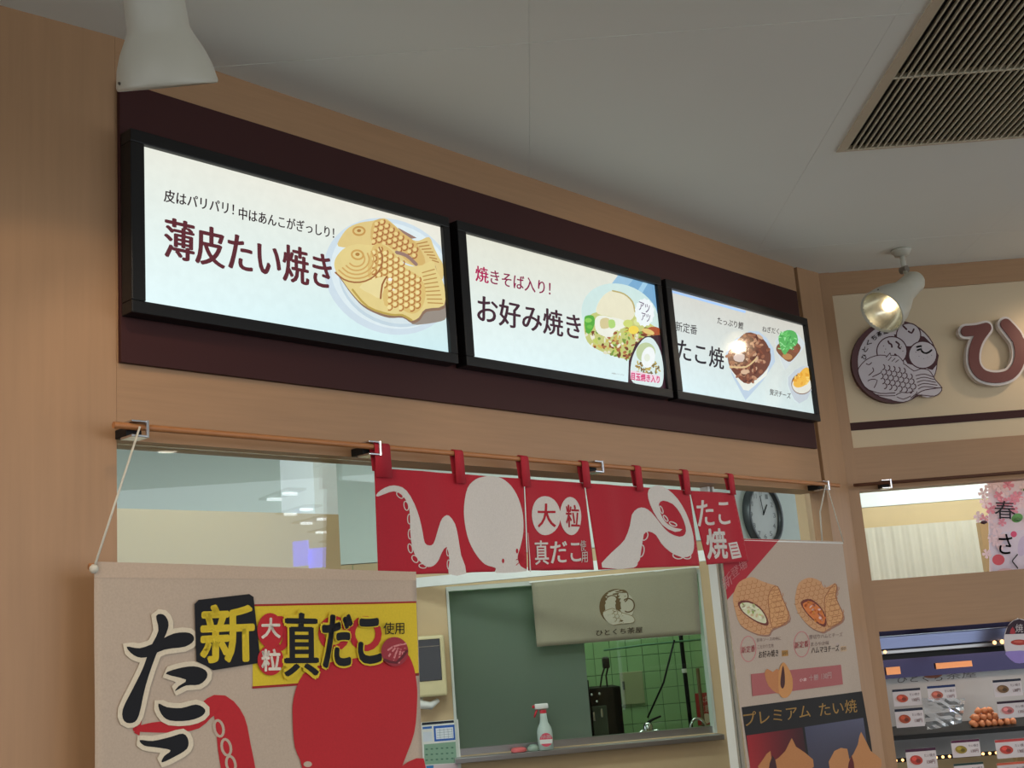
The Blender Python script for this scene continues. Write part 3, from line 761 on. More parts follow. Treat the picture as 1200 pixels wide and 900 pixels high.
def f4(a):
    a.poly([(398, 200), (412, 185), (585, 165), (600, 175), (622, 385), (612, 402), (465, 426), (440, 410), (408, 395)], INK, 0)
    a.text('新', (420, 405), (606, 392), (418, 205), YEL, 0.028)
    a.ell(656, 290, 44, 60, 0, BR); a.ell(656, 392, 44, 52, 0, BR)
    a.text('大', (624, 318), (690, 316), (624, 248), (225, 215, 200), 0.03); a.text('粒', (624, 430), (690, 428), (624, 355), (225, 215, 200), 0.03)
    a.text('真', (694, 455), (828, 452), (694, 222), YEL, 0.06); a.text('だこ', (826, 422), (1048, 408), (826, 232), YEL, 0.06)
    a.text('真', (700, 450), (822, 447), (700, 226), INK, 0.0279); a.text('だこ', (832, 418), (1042, 404), (832, 238), INK, 0.034)
    a.text('使用', (1048, 304), (1118, 302), (1048, 262), INK, 0.01)
    a.ell(1085, 362, 46, 50, 0, (150, 48, 58)); 
    for k in range(4): a.stroke([(1045+k*18, 370+k*10), (1080+k*8, 345+k*4), (1122-k*3, 335+k*14)], 6, (206, 130, 130), 2, new=False)
    a.stroke([(1050, 390), (1090, 400), (1125, 360)], 9, (96, 30, 40), 2)
bart('lettering', f4, 0.0040)
# cords
def cord(name, label, pts, grp=None, r=0.0022):
    bm = bmn(); tube(bm, pts, r, 6); return tag(obj(name, bm, CORD, smooth=True), label, 'cord', grp)
uc = PA.off(NP).px(160, 500)[0]; q = PB.px(113, 661)
cord('cord', 'pale cord from the left bracket to the corner of the big banner', [PA.w(uc, NP+0.012, pz(uc)-0.002), PB.w(q[0]-0.003, 0.002, q[1])])

# ================================================================ FISH-CAKE POSTER (right)
PQ = PA.off(0.03); TQ = Z(780, 640, 4)
po = thing('cloth_poster', 'narrow cloth poster with pictures of cut fish-shaped cakes, hung at the corner', 'poster', PQ.w(2.6, 0, 0.9))
q1, q2 = PQ.px(843, 630), PQ.px(987, 634.5); q3, q4 = PQ.px(1021, 900), PQ.px(876, 900)
PG = (180, 162, 147)
a = Art(PQ, 0); a.uv = lambda q: q
a.quadgrid([q1, q2, ext(q2, q3, 0.75), ext(q1, q4, 0.75)], [PG]*4, 4, 8); o = a.build('cloth', M_CLO, po)
sm = o.modifiers.new('thick', 'SOLIDIFY'); sm.thickness = 0.001; sm.offset = -1
bm = bmn(); tube(bm, [PQ.w(q1[0]-0.004, -0.004, q1[1]-0.006), PQ.w(q2[0]+0.004, -0.004, q2[1]-0.006)], 0.005, 8); obj('rod', bm, WHITE, po, True)
a = Art(PQ, 0.0006, None)
a.poly([(844, 631), (913, 632.5), (852, 703)], (170, 30, 46), 0)
a.text('新', (849, 693), (859, 683), (845, 678), (216, 160, 160), 0.01); a.text('登場', (858, 680), (876, 664), (855, 668), (214, 150, 150), 0.01)
a.build('corner_flash', M_CLO, po)
TK = (200, 150, 106); TD = (150, 92, 58)
def cake(a, body, fold, fill, c1, c2):
    rnd = random.Random(len(body)); a.poly([(x+5, y+8) for x, y in body], (150, 112, 96), 3); a.poly(body, TK, 3); a.poly(fold, (206, 154, 104), 3); a.stroke(fold, 4, TD, 2, True)
    xs = [p[0] for p in fold]; ys = [p[1] for p in fold]
    for k in range(7):
        t = k/6; x = min(xs)+(max(xs)-min(xs))*0.5+(t-0.5)*30; y = min(ys)+14+(max(ys)-min(ys)-40)*t
        a.stroke([(x-18, y+6), (x+22, y-2)], 4, (168, 110, 66), 0, new=False)
    scales(a, body, 26, 20, 45, 3, (172, 112, 70)); a.poly(fill, (112, 50, 40), 3)
    cx = sum(p[0] for p in fill)/len(fill); cy = sum(p[1] for p in fill)/len(fill); inner = [(cx+(x-cx)*0.86, cy+(y-cy)*0.82) for x, y in fill]
    a.poly(inner, c1, 3)
    for k in range(50):
        x, y = rnd.uniform(min(p[0] for p in inner), max(p[0] for p in inner)), rnd.uniform(min(p[1] for p in inner), max(p[1] for p in inner))
        if inpoly(x, y, inner): a.ell(x, y, rnd.uniform(5, 11), rnd.uniform(3, 7), rnd.uniform(0, 180), rnd.choice(c2), 7, k % 10 == 0)
a = Art(PQ, 0.0006, TQ)
cake(a, [(320, 215), (345, 168), (400, 145), (445, 162), (480, 175), (525, 190), (540, 230), (568, 290), (578, 348), (500, 388), (480, 415), (420, 408), (350, 368), (325, 300), (315, 250)], [(500, 195), (525, 190), (545, 240), (570, 300), (572, 350), (500, 385), (485, 300), (480, 240)], [(340, 262), (385, 255), (440, 285), (475, 335), (478, 372), (430, 360), (370, 320), (345, 290)], (214, 214, 178), [(190, 200, 120), (232, 230, 206), (206, 180, 140), (150, 170, 90)])
a.build('cake_picture', M_CLO, po)
a = Art(PQ, 0.0006, TQ)
cake(a, [(610, 218), (625, 172), (670, 148), (720, 162), (745, 195), (790, 175), (802, 192), (796, 240), (830, 310), (826, 350), (760, 388), (730, 402), (670, 372), (620, 312), (606, 260)], [(745, 240), (790, 178), (802, 195), (796, 240), (828, 310), (824, 350), (762, 380), (748, 310)], [(632, 262), (680, 248), (730, 290), (752, 340), (745, 378), (700, 355), (655, 310)], (214, 120, 60), [(226, 160, 150), (232, 190, 180), (220, 110, 60), (214, 130, 50)])
a.build('cake_picture', M_CLO, po)
a = Art(PQ, 0.0006, TQ)
for (cx, cy) in ((387, 482), (637, 460)):
    a.ring(cx, cy, 36, 60, 0, 3, (196, 110, 116)); a.text('新定番', (cx-32, cy+22), (cx+32, cy+12), (cx-32, cy-10), (196, 70, 84), 0.01)
a.text('甘辛ソースの中に', (425, 450), (540, 440), (425, 432), (120, 96, 90)); a.text('こだわり生地', (430, 482), (505, 474), (430, 464), (120, 96, 90)); a.text('お好み焼き', (436, 526), (528, 516), (436, 492), (60, 44, 44), 0.012)
a.poly([(543, 490), (572, 487), (574, 514), (545, 517)], (170, 124, 60), 0); a.text('卵', (547, 512), (570, 510), (547, 494), (60, 44, 30))
a.text('厚切りハムとチーズ', (672, 438), (828, 424), (672, 416), (120, 96, 90)); a.text('まろやか味', (680, 470), (765, 462), (680, 450), (120, 96, 90)); a.text('ハムマヨチーズ', (682, 504), (812, 492), (682, 472), (60, 44, 44), 0.012)
a.poly([(818, 470), (845, 467), (847, 492), (820, 495)], (190, 160, 130), 0); a.text('卵', (822, 490), (843, 488), (822, 473), (60, 44, 30))
a.poly([(398, 600), (820, 556), (830, 648), (405, 704)], (166, 92, 92), 0)
a.text('小倉', (625, 636), (660, 632), (625, 620), (226, 206, 200)); a.text('十勝', (670, 632), (715, 627), (669, 604), (226, 206, 200), 0.01); a.text('130円', (728, 626), (775, 620), (728, 596), (226, 206, 200), 0.01)
a.poly([(462, 600), (475, 575), (500, 590), (520, 575), (540, 600), (545, 680), (520, 690), (480, 655)], (186, 122, 76), 2); a.poly([(528, 590), (548, 545), (572, 570), (592, 620), (590, 680), (560, 712), (530, 690)], (200, 140, 84), 3); a.poly([(538, 610), (548, 560), (556, 600), (556, 650), (545, 668), (536, 650)], (70, 34, 36), 3)
a.build('caption_print', M_CLO, po)
a = Art(PQ, 0.0006, TQ)
a.poly([(355, 755), (920, 680), (960, 905), (1000, 1200), (440, 1300), (384, 960)], (22, 20, 22), 0)
a.text('プレミアム', (368, 845), (680, 800), (362, 780), (206, 164, 92), 0.008); a.text('たい焼', (722, 800), (898, 778), (716, 735), (206, 164, 92), 0.008)
a.quadgrid([(378, 888), (640, 850), (670, 1060), (400, 1080)], [(150, 26, 34), (60, 20, 28), (40, 16, 20), (160, 40, 44)]); a.quadgrid([(650, 848), (925, 805), (960, 1040), (680, 1060)], [(70, 70, 92), (90, 90, 112), (50, 46, 56), (60, 56, 70)])
a.poly([(440, 1060), (455, 1000), (490, 960), (500, 1010), (560, 960), (590, 900), (610, 940), (690, 1000), (660, 1060)], (180, 120, 72), 2); a.poly([(500, 980), (520, 1040), (480, 1060)], (60, 26, 34), 2)
a.poly([(770, 1060), (790, 960), (850, 950), (860, 1000), (900, 930), (915, 870), (960, 960), (1010, 1000), (980, 1060)], (186, 128, 80), 2); a.poly([(870, 980), (885, 1060), (850, 1060)], (90, 24, 26), 2)
a.build('premium_print', M_CLO, po)
ux = PA.off(NP).px(966, 575)[0]
cord('cord', 'yellowish cord slanting from the right bracket to the poster corner', [PA.w(ux, NP+0.012, pz(ux)-0.004), PQ.w(q2[0], 0.004, q2[1]-0.002)], None, 0.0018)
uy, zy = PQ.px(961, 633)
cord('cord', 'pale looped cord hanging straight down from the right bracket', [PA.w(ux-0.005, NP+0.010, pz(ux)-0.004), PQ.w(uy, 0.014, (zy+pz(ux))/2), PQ.w(uy+0.006, 0.004, zy-0.004)], None, 0.0025)

# glazed screen edge left of the poster
PE = PA.off(-0.05); e0 = PE.px(840, 668); e1 = PE.px(848, 668)
sc = thing('screen_post', 'slim white and green glass screen edge left of the fish-cake poster', 'post', PE.w(e0[0], 0, 0.951))
bx('post', (e0[0], -0.03, 0.951), (e0[0]+0.012, 0, ZH-0.002), WHITE, sc, lambda u, n, z: PE.w(u, n, z))
bx('glass_edge', (e0[0]+0.0122, -0.02, 0.951), (e0[0]+0.026, -0.008, ZH-0.002), mat('green_glass_edge', (60, 92, 78), 0.2), sc, lambda u, n, z: PE.w(u, n, z))
bx('post', (e0[0]+0.0262, -0.03, 0.951), (e0[0]+0.036, 0, ZH-0.002), WHITE, sc, lambda u, n, z: PE.w(u, n, z))

# ================================================================ SPOT LAMPS
REFL = mat('lamp_reflector', (225, 222, 205), 0.22, 0.9, noise=0.04)
BULB = mat('lamp_bulb', (255, 240, 210), 0.3, emit=((255, 232, 195), 2.2))
def spotlamp(rim, axis, L, R, mount, label, power, body=0.62, rb=0.45):
    """rim centre, axis = aiming direction, built from the rim backwards"""
    ax = Vector(axis).normalized(); rear = rim-ax*L
    t = thing('spot_lamp', label, 'lamp', mount, 'ceiling spot lamps')
    bm = bmn()
    prof = [(0, 0.002), (0.004, R*rb*0.8), (0.02, R*rb), (L*0.25, R*rb), (L*body, R*rb*1.08), (L*(body+(1-body)*.15), R*(rb+(1-rb)*.28)), (L*(body+(1-body)*.4), R*(rb+(1-rb)*.62)), (L*(body+(1-body)*.65), R*(rb+(1-rb)*.86)), (L*(body+(1-body)*.86), R*0.985), (L-0.006, R*1.005), (L-0.002, R*1.0), (L, R*0.985), (L, R*0.95), (L*0.9, R*0.90), (L*0.78, R*0.70), (L*0.68, R*0.45), (L*0.66, 0.01)]
    lathe(bm, prof, rear, ax, 40, False); obj('shade', bm, LAMPW, t, True)
    bm = bmn(); lathe(bm, [(L-0.004, R*0.95), (L*0.9, R*0.885), (L*0.8, R*0.70), (L*0.70, R*0.42), (L*0.67, 0.01)], rear, ax, 32, False); obj('reflector', bm, REFL, t, True)
    bm = bmn(); lathe(bm, [(L*0.70, 0.002), (L*0.705, R*0.22), (L*0.78, R*0.30), (L*0.84, R*0.26), (L*0.87, R*0.1), (L*0.872, 0.002)], rear, ax, 16, False); obj('bulb', bm, BULB, t, True)
    # ceiling plate, stem, joint
    bm = bmn(); lathe(bm, [(0, 0.036), (0.008, 0.036), (0.012, 0.030), (0.022, 0.026), (0.024, 0.002)], mount, (0, 0, -1), 24); obj('ceiling_plate', bm, LAMPW, t, True)
    jt = rear+ax*L*0.16
    bm = bmn(); knee = Vector((mount.x, mount.y, mount.z-0.075)); tube(bm, [mount+Vector((0, 0, -0.02)), knee], 0.009, 12)
    tube(bm, [knee, (knee+jt)/2, jt], 0.008, 10); obj('stem', bm, LAMPW, t, True)
    bm = bmn(); lathe(bm, [(-0.014, 0.002), (-0.0138, 0.013), (0.0138, 0.013), (0.014, 0.002)], knee, ax.cross(Vector((0, 0, 1))).normalized(), 14); obj('joint', bm, mat('joint_dark', (110, 100, 88), 0.4), t, 'auto')
    q = ax.cross(Vector((0, 0, 1))).normalized(); side = (-CR*0.75-fw*0.66); side = (side-ax*side.dot(ax)).normalized()
    bm = bmn(); lathe(bm, [(0, 0.0025), (0.002, 0.0025), (0.003, 0.001)], rim-ax*0.012+side*R*1.0, side, 10); obj('screw', bm, mat('screw_dark', (70, 60, 50), 0.4), t, 'auto')
    s = spot('lamp_light', rim-ax*L*0.08, rim+ax, power, WARM, 100, 0.6, 0.02)
    s.parent = t; s.location = (rim-ax*L*0.08)-t.location
    return t
rim1 = at_depth(197, 102, 1.94)
ax1 = Vector((0.02, 0.45, -0.89))
spotlamp(rim1, ax1, 0.27, 0.0815, Vector((rim1.x+0.02, rim1.y-0.12, ZC-0.001)), 'cream spot lamp hanging close up at the upper left, aimed down', 4, 0.66, 0.57)
rim2 = at_depth(1033, 366, 4.02)
ax2 = (CR*(-0.80*0.84) - CU*(0.60*0.84) - fw*0.54).normalized()
mt2 = onz(1056, 293, ZC-0.001)
spotlamp(rim2, ax2, 0.25, 0.080, mt2, 'cream spot lamp on the ceiling beside the round shop emblem', 3, 0.42, 0.50)

# ================================================================ CEILING GRILLE
SL = mat('grille_slat', (196, 188, 165), 0.5); DK = mat('grille_dark', (14, 14, 13), 0.9)
gr = thing('ceiling_grille', 'large slatted air return grille set into the ceiling at the upper right', 'grille', ((GX0+GX1)/2, (GY0+GY1)/2, ZC))
FRM = mat('grille_frame', (196, 182, 158), 0.45)
bm = bmn(); fwd = 0.016
box(bm, (GX0-0.006, GY0-0.006, ZC-0.004), (GX0+fwd, GY1+0.004, ZC+0.02)); box(bm, (GX1-fwd, GY0-0.006, ZC-0.004), (GX1+0.006, GY1+0.004, ZC+0.02))
box(bm, (GX0+fwd, GY0-0.006, ZC-0.004), (GX1-fwd, GY0+fwd, ZC+0.02)); box(bm, (GX0+fwd, GY1-0.004, ZC-0.004), (GX1-fwd, GY1+0.004, ZC+0.02)); obj('frame', bm, FRM, gr)
bx('recess', (GX0+0.001, GY0+0.001, ZC+0.0105), (GX1-0.001, GY1-0.001, ZC+0.0124), DK, gr)
ym = 2.64; npitch = 0.0172
n = int((GX1-GX0-2*fwd)/npitch); first = None
for k in range(n+1):
    x = GX0+fwd+0.004+k*npitch
    if first is None:
        bm = bmn(); w2 = 0.0022
        vs = [(-w2, 0), (w2, 0), (w2+0.004, 0.0115), (-w2+0.004, 0.0115)]
        a_ = [bm.verts.new((p, 0, q)) for p, q in vs]; b_ = [bm.verts.new((p, GY1-0.004-ym-0.003, q)) for p, q in vs]
        for i in range(4): bm.faces.new((a_[i], a_[(i+1) % 4], b_[(i+1) % 4], b_[i]))
        bm.faces.new(a_); bm.faces.new(b_)
        tmp = thing('tmp', None, None, (0, 0, 0)); first = obj('slat', bm, SL, tmp); bpy.data.objects.remove(tmp); s1 = first; s1.parent = gr
    else:
        s1 = bpy.data.objects.new('slat', first.data); C.objects.link(s1); s1.parent = gr
    s1.location = Vector((x, ym+0.003, ZC-0.002))-gr.location
    s2 = bpy.data.objects.new('slat', first.data); C.objects.link(s2); s2.parent = gr
    s2.location = Vector((x, GY0+fwd, ZC-0.002))-gr.location; s2.scale = (1, (ym-0.003-GY0-fwd)/(GY1-0.004-ym-0.003), 1)
bx('cross_bar', (GX0+fwd, ym-0.003, ZC-0.003), (GX1-fwd, ym+0.003, ZC+0.012), SL, gr)

# ================================================================ EMBLEM AND LETTER ON THE RIGHT WALL
LB = (70, 30, 36); LWH = (196, 186, 190)
PEm = PR.off(0.022); TE = Z(995, 370, 8.18)
em = thing('shop_emblem', 'round brown and white emblem with a fish and three balls, on the cream panel', 'emblem', PR.w(1.45, -0.002, 2.28))
def plate(pts_px, T, pl, n0, n1, m, parent, name, sm=3):
    pts = smooth_pts(pts_px, True, sm) if sm else pts_px
    uv = [pl.px(*(T(*p) if T else p)) for p in pts]
    bm = bmn(); prism(bm, uv, lambda u, n, z: PR.w(u, n, z), n0, n1); return obj(name, bm, m, parent)
circ = [(438+412*math.cos(a_), 438+398*math.sin(a_)) for a_ in [2*math.pi*k/40 for k in range(40)]]
LBM = mat('emblem_brown', (78, 36, 40), 0.5); LWM = mat('emblem_white', (208, 198, 202), 0.5)
plate(circ, TE, PEm, -0.0015, 0.021, LBM, em, 'plate', 0)
a = Art(PEm, 0.0, TE)
fish = [(85, 530), (100, 490), (160, 425), (250, 385), (340, 380), (440, 420), (540, 470), (620, 530), (680, 510), (760, 520), (800, 570), (830, 620), (890, 690), (870, 740), (820, 770), (740, 765), (650, 760), (600, 800), (520, 830), (420, 815), (400, 805), (300, 780), (220, 730), (150, 680), (105, 600)]
inner = [(462+378*math.cos(t_), 440+375*math.sin(t_)) for t_ in [2*math.pi*k/48 for k in range(48)]]
a.poly(inner, LWH); 
a.poly([(430, 180), (560, 190), (720, 200), (860, 380), (800, 520), (700, 480), (560, 460), (500, 330)], LB, 2)
for (cx, cy, r_) in ((570, 185, 122), (410, 340, 150), (706, 375, 140)):
    a.ell(cx, cy, r_, r_*0.97, 0, LB); a.ell(cx, cy, r_-11, r_*0.97-11, 0, LWH)
for pts in ([(375, 245), (385, 265), (405, 275), (410, 300)], [(450, 250), (480, 275), (470, 300), (490, 315)], [(440, 370), (460, 390)], [(520, 100), (550, 130)], [(570, 150), (600, 165), (620, 130)], [(650, 300), (690, 290)], [(655, 330), (690, 320), (700, 345), (745, 360), (790, 330)]):
    a.stroke(pts, 17, LB, 2, new=False)
for (x, y) in ((330, 290), (350, 320), (500, 300), (515, 340), (340, 350), (670, 390), (715, 410), (750, 395), (790, 380), (640, 350)): a.ell(x, y, 5, 5, 0, LB, 8, False)
a.poly(fish, LWH, 2); a.stroke(fish, 8, LB, 2, True)
a.stroke([(600, 800), (690, 725), (800, 700), (890, 690)], 9, LB, 3); a.stroke([(200, 715), (300, 745), (440, 740)], 9, LB, 3); a.stroke([(240, 752), (330, 768), (440, 766)], 8, LB, 3)
for k in range(5): a.stroke([(640+k*6, 575+k*32), (720, 560+k*30), (800+k*14, 585+k*27)], 8, LB, 3, new=False)
a.stroke([(165, 460), (190, 470), (215, 450)], 9, LB, 2); a.stroke([(225, 500), (235, 530), (190, 570)], 9, LB, 2); a.stroke([(225, 585), (300, 550), (310, 530)], 9, LB, 2)
a.stroke([(180, 625), (215, 610), (270, 620), (240, 690)], 8, LB, 2)
for k in range(4): a.stroke([(360+k*32, 420+k*10), (385+k*34, 400+k*16), (400+k*34, 425+k*12)], 8, LB, 2, new=False)
a.poly([(355, 400), (400, 350), (400, 380), (470, 385), (520, 450), (480, 470), (370, 430)], LWH, 2); a.stroke([(355, 400), (395, 355), (398, 380), (470, 385), (525, 450)], 8, LB, 2)
for k in range(3): a.stroke([(375+k*35, 430+k*8), (405+k*35, 395+k*14)], 7, LB, 0, new=False)
scales(a, [(320, 455), (400, 480), (560, 540), (640, 620), (600, 720), (460, 730), (330, 700), (290, 600)], 50, 44, 10, 10, LB)
a.stroke([(450, 760), (500, 735), (560, 740), (620, 720)], 8, LB, 2); a.stroke([(460, 780), (520, 800), (590, 770)], 8, LB, 2); a.stroke([(590, 790), (640, 750), (650, 730)], 8, LB, 2)
for ch, (x, y), an in (('ひ', (145, 395), -62), ('と', (152, 322), -55), ('く', (188, 262), -45), ('ち', (238, 212), -35), ('茶', (290, 175), -22), ('屋', (350, 152), -12)):
    r_ = math.radians(an); h = 24; ux_, uy_ = math.cos(r_), math.sin(r_); vx, vy = -uy_, ux_
    blp = (x-ux_*h+vx*h, y-uy_*h+vy*h); brp = (x+ux_*h+vx*h, y+uy_*h+vy*h); tlp = (x-ux_*h-vx*h, y-uy_*h-vy*h)
    a.text(ch, blp, brp, tlp, LB, 0.03, new=False)
a.build('emblem_drawing', M_PLA, em)
# tail of the fish standing proud of the disc
plate([(800, 560), (830, 620), (893, 690), (872, 742), (820, 773), (700, 768), (760, 640)], TE, PEm, 0.008, 0.0215, LWM, em, 'tail_plate', 2)

lt = thing('sign_letter', 'raised brown hiragana letter with a white edge, right of the round emblem', 'letter', PR.w(1.80, -0.002, 2.33))
TH = Z(940, 260, 3)
strokes = [[(575, 385), (612, 382), (645, 374)], [(645, 374), (617, 415), (603, 460), (606, 505), (632, 538), (680, 549), (728, 538), (756, 505), (765, 460), (755, 410), (738, 385), (714, 360)], [(714, 360), (745, 400), (785, 450), (830, 490)]]
def strokeplates(pl, wd, n0, n1, m, name):
    bm = bmn()
    for s_i, st in enumerate(strokes):
        pts = smooth_pts(st, False, 4); n = len(pts); L = []; Rr = []
        for i in range(n):
            p, q = pts[max(i-1, 0)], pts[min(i+1, n-1)]; dx, dy = q[0]-p[0], q[1]-p[1]; l = math.hypot(dx, dy)
            L.append((pts[i][0]-dy/l*wd/2, pts[i][1]+dx/l*wd/2)); Rr.append((pts[i][0]+dy/l*wd/2, pts[i][1]-dx/l*wd/2))
        def cap(c, d0):
            return [(c[0]+wd/2*math.cos(d0+t), c[1]+wd/2*math.sin(d0+t)) for t in [math.pi*k/8 for k in range(1, 8)]]
        d_end = math.atan2(L[-1][1]-pts[-1][1], L[-1][0]-pts[-1][0]); d_st = math.atan2(Rr[0][1]-pts[0][1], Rr[0][0]-pts[0][0])
        def capd(c, d0, out):
            A = cap(c, d0)
            mid = A[3]
            if (mid[0]-c[0])*out[0]+(mid[1]-c[1])*out[1] < 0: A = [(2*c[0]-x, 2*c[1]-y) for x, y in A][::-1]
            return A
        oe = (pts[-1][0]-pts[-2][0], pts[-1][1]-pts[-2][1]); os_ = (pts[0][0]-pts[1][0], pts[0][1]-pts[1][1])
        ce = capd(pts[-1], d_end, oe)
        if math.hypot(ce[0][0]-L[-1][0], ce[0][1]-L[-1][1]) > math.hypot(ce[-1][0]-L[-1][0], ce[-1][1]-L[-1][1]): ce = ce[::-1]
        cs = capd(pts[0], d_st, os_)
        if math.hypot(cs[0][0]-Rr[0][0], cs[0][1]-Rr[0][1]) > math.hypot(cs[-1][0]-Rr[0][0], cs[-1][1]-Rr[0][1]): cs = cs[::-1]
        loop = L+ce+Rr[::-1]+cs
        uv = [pl.px(*TH(*p)) for p in loop]
        prism(bm, uv, lambda u, n, z: PR.w(u, n, z), n0, n1+s_i*0.0002)
    return obj(name, bm, m, lt)
PH = PR.off(0.03)
strokeplates(PH, 54, 0.006, 0.030, mat('letter_white', (216, 206, 200), 0.5), 'white_edge')
strokeplates(PH, 37, 0.0305, 0.036, mat('letter_brown', (104, 48, 40), 0.45), 'letter_face')
bm = bmn(); q = PH.px(1160, 440); 
for (x, y) in ((1143, 420), (1190, 420)):
    q = PH.px(x, y); tube(bm, [PR.w(q[0], -0.002, q[1]), PR.w(q[0], 0.008, q[1])], 0.004, 8)
obj('standoff', bm, CHROME, lt)

# second pole on the right wall
zq = PR.off(NP).px(1100, 561)[1]
bm = bmn(); tube(bm, [PR.w(1.20, NP, zq), PR.w(3.2, NP, zq)], 0.006, 10); tag(obj('curtain_pole', bm, mat('dark_pole_wood', (96, 58, 40), 0.5), smooth=True), 'empty dark wooden pole below the cream sign panel', 'pole')
uq = PR.off(NP).px(1038, 564)[0]; bracket(uq, zq, fR, 'pole bracket on the right wall above the kitchen opening', 'curtain pole brackets')

# ================================================================ BEHIND THE RIGHT OPENING
PV = Plane((0, 5.35), 90); fV = lambda u, n, z: PV.w(u, n, z)
zs = PV.px(1080, 590)[1]
bx('wall_kitchen_right', (1.40, -0.05, 0), (4.0, 0, zs), KBEIGE, None, fV, kind='structure')
bx('wall_kitchen_right_upper', (1.40, -0.05, zs+0.002), (4.0, 0.0, ZC), mat('upper_white', (240, 246, 250), 0.5), None, fV, kind='structure')
PC = Plane((0, 5.25), 90); zr = PC.px(1080, 617)[1]; cu0 = PC.px(1012, 640)[0]-0.03; cu1 = PC.px(1152, 640)[0]
ct = thing('gathered_curtain', 'pale gathered curtain on a rod behind the right opening', 'curtain', PC.w((cu0+cu1)/2, 0, 1.2))
bm = bmn(); nx = 160; rows = [(zr+0.012, 0.3), (zr, 0.5), (zr-0.012, 0.7), (zr-0.05, 1.0), (1.45, 1.4), (1.0, 1.6)]
grid = []
for z, am in rows:
    grid.append([bm.verts.new(PC.w(cu0+(cu1-cu0)*i/nx, am*(0.0024*math.sin(i*0.37+1)+0.001*math.sin(i*0.93)), z)) for i in range(nx+1)])
for a_, b_ in zip(grid, grid[1:]):
    for i in range(nx): bm.faces.new((a_[i], a_[i+1], b_[i+1], b_[i]))
obj('cloth', bm, mat('curtain_cloth', (214, 206, 192), 0.85, noise=0.04), ct, True)
bm = bmn(); tube(bm, [PC.w(cu0-0.02, -0.006, zr), PC.w(cu1+0.01, -0.006, zr)], 0.004, 8); obj('rod', bm, WHITE, ct, True)
PW = Plane((0, 5.1), 90); w0 = PW.px(1149, 620)[0]; w1 = PW.px(1160, 660)[0]
tag(bx('shelf_upright', (w0, -0.04, 0.001), (w0+0.045, 0, PW.px(1150, 612)[1]), mat('tan_wood', (176, 140, 98), 0.5), None, lambda u, n, z: PW.w(u, n, z)), 'tan wooden upright between the gathered curtain and the blossom sign', 'post')
# blossom sign
PF = Plane((0, 4.55), 90); TF = Z(1000, 540, 5)
bs = thing('blossom_sign', 'white and pink cherry-blossom sign with brush writing behind the right opening', 'sign', PF.w(1.85, 0, 1.45))
a = Art(PF, 0.0, TF)
bq = [PF.px(*TF(*p)) for p in ((760, 120), (1200, 90), (1200, 900), (830, 900))]
bm = bmn(); prism(bm, [(bq[0][0]+0.02, bq[0][1]), (bq[1][0], bq[1][1]), (bq[2][0], bq[2][1]), (bq[3][0]-0.015, bq[3][1])], lambda u, n, z: PF.w(u, n, z), -0.006, 0)
obj('board', bm, mat('sign_pink', (236, 214, 228), 0.5), bs)
a.poly([(790, 430), (1190, 380), (1190, 890), (845, 890)], (228, 214, 232), 0)
a.ell(850, 580, 36, 32, 0, (226, 96, 110)); a.ell(940, 430, 18, 18, 0, (230, 90, 130)); a.ell(895, 660, 60, 30, 0, (230, 190, 200)); a.ell(960, 335, 34, 26, -20, (110, 168, 100)); a.ell(990, 500, 26, 60, 10, (214, 196, 226))
a.build('printed_petals', M_PAP, bs); a = Art(PF, 0.011, TF)
a.text('春', (822, 340), (945, 345), (818, 235), (30, 26, 38), 0.0); a.text('さ', (845, 548), (925, 548), (845, 430), (30, 26, 38), 0.01); a.text('く', (922, 635), (960, 635), (922, 545), (30, 26, 38), 0.0)
a.text('の', (995, 370), (1060, 365), (990, 300), (30, 26, 38), 0.0)
a.build('lettering', M_PAP, bs)
PK1 = mat('petal_pink', (246, 216, 226), 0.6, noise=0.08, scale=60); PK2 = mat('petal_deep', (236, 150, 172), 0.6, noise=0.1, scale=60)
def blossom(r, m, name='blossom'):
    bm = bmn()
    for k in range(5):
        an = 2*math.pi*k/5; c = bm.verts.new((0, 0, 0)); ring = []
        for (d, wv, h) in ((0.35, -0.22, 0.08), (0.8, -0.34, 0.22), (1.0, -0.12, 0.3), (0.9, 0, 0.26), (1.0, 0.12, 0.3), (0.8, 0.34, 0.22), (0.35, 0.22, 0.08)):
            x, z = d*r*math.cos(an)-wv*r*math.sin(an), d*r*math.sin(an)+wv*r*math.cos(an)
            ring.append(bm.verts.new((x, -h*r*0.45, z)))
        for p, q in zip(ring, ring[1:]): bm.faces.new((c, p, q))
    lathe(bm, [(0, r*0.08), (r*0.15, r*0.1), (r*0.17, 0.001)], (0, 0, 0), (0, -1, 0), 6)
    tmp = thing('tmp', None, None, (0, 0, 0)); o = obj(name, bm, m, tmp, True); bpy.data.objects.remove(tmp); return o
b1, b2 = blossom(0.024, PK1), blossom(0.022, PK2); firsts = [False, False]
rnd = random.Random(11)
for (x, y, kd) in ((760, 190, 0), (800, 150, 0), (850, 150, 0), (735, 330, 0), (765, 340, 1), (905, 140, 1), (850, 205, 1), (930, 230, 1), (960, 210, 1), (800, 280, 1), (875, 250, 1), (800, 340, 0), (830, 390, 0), (870, 360, 1), (810, 460, 0), (835, 480, 0), (780, 545, 0), (850, 440, 0), (1000, 160, 0), (985, 250, 0), (880, 180, 0), (770, 245, 0), (940, 290, 1), (860, 500, 0), (830, 310, 0)):
    p = PF.px(*TF(x, y)); s_ = b2 if kd else b1
    if not firsts[kd]: o = s_; firsts[kd] = True
    else: o = s_.copy(); C.objects.link(o)
    o.parent = bs; o.location = PF.w(p[0], 0.001+rnd.uniform(0, 0.002), p[1])-bs.location; o.rotation_euler = (rnd.uniform(-.1, .1), rnd.uniform(0, 6), rnd.uniform(-.1, .1)); sc_ = rnd.uniform(0.7, 1.15); o.scale = (sc_,)*3
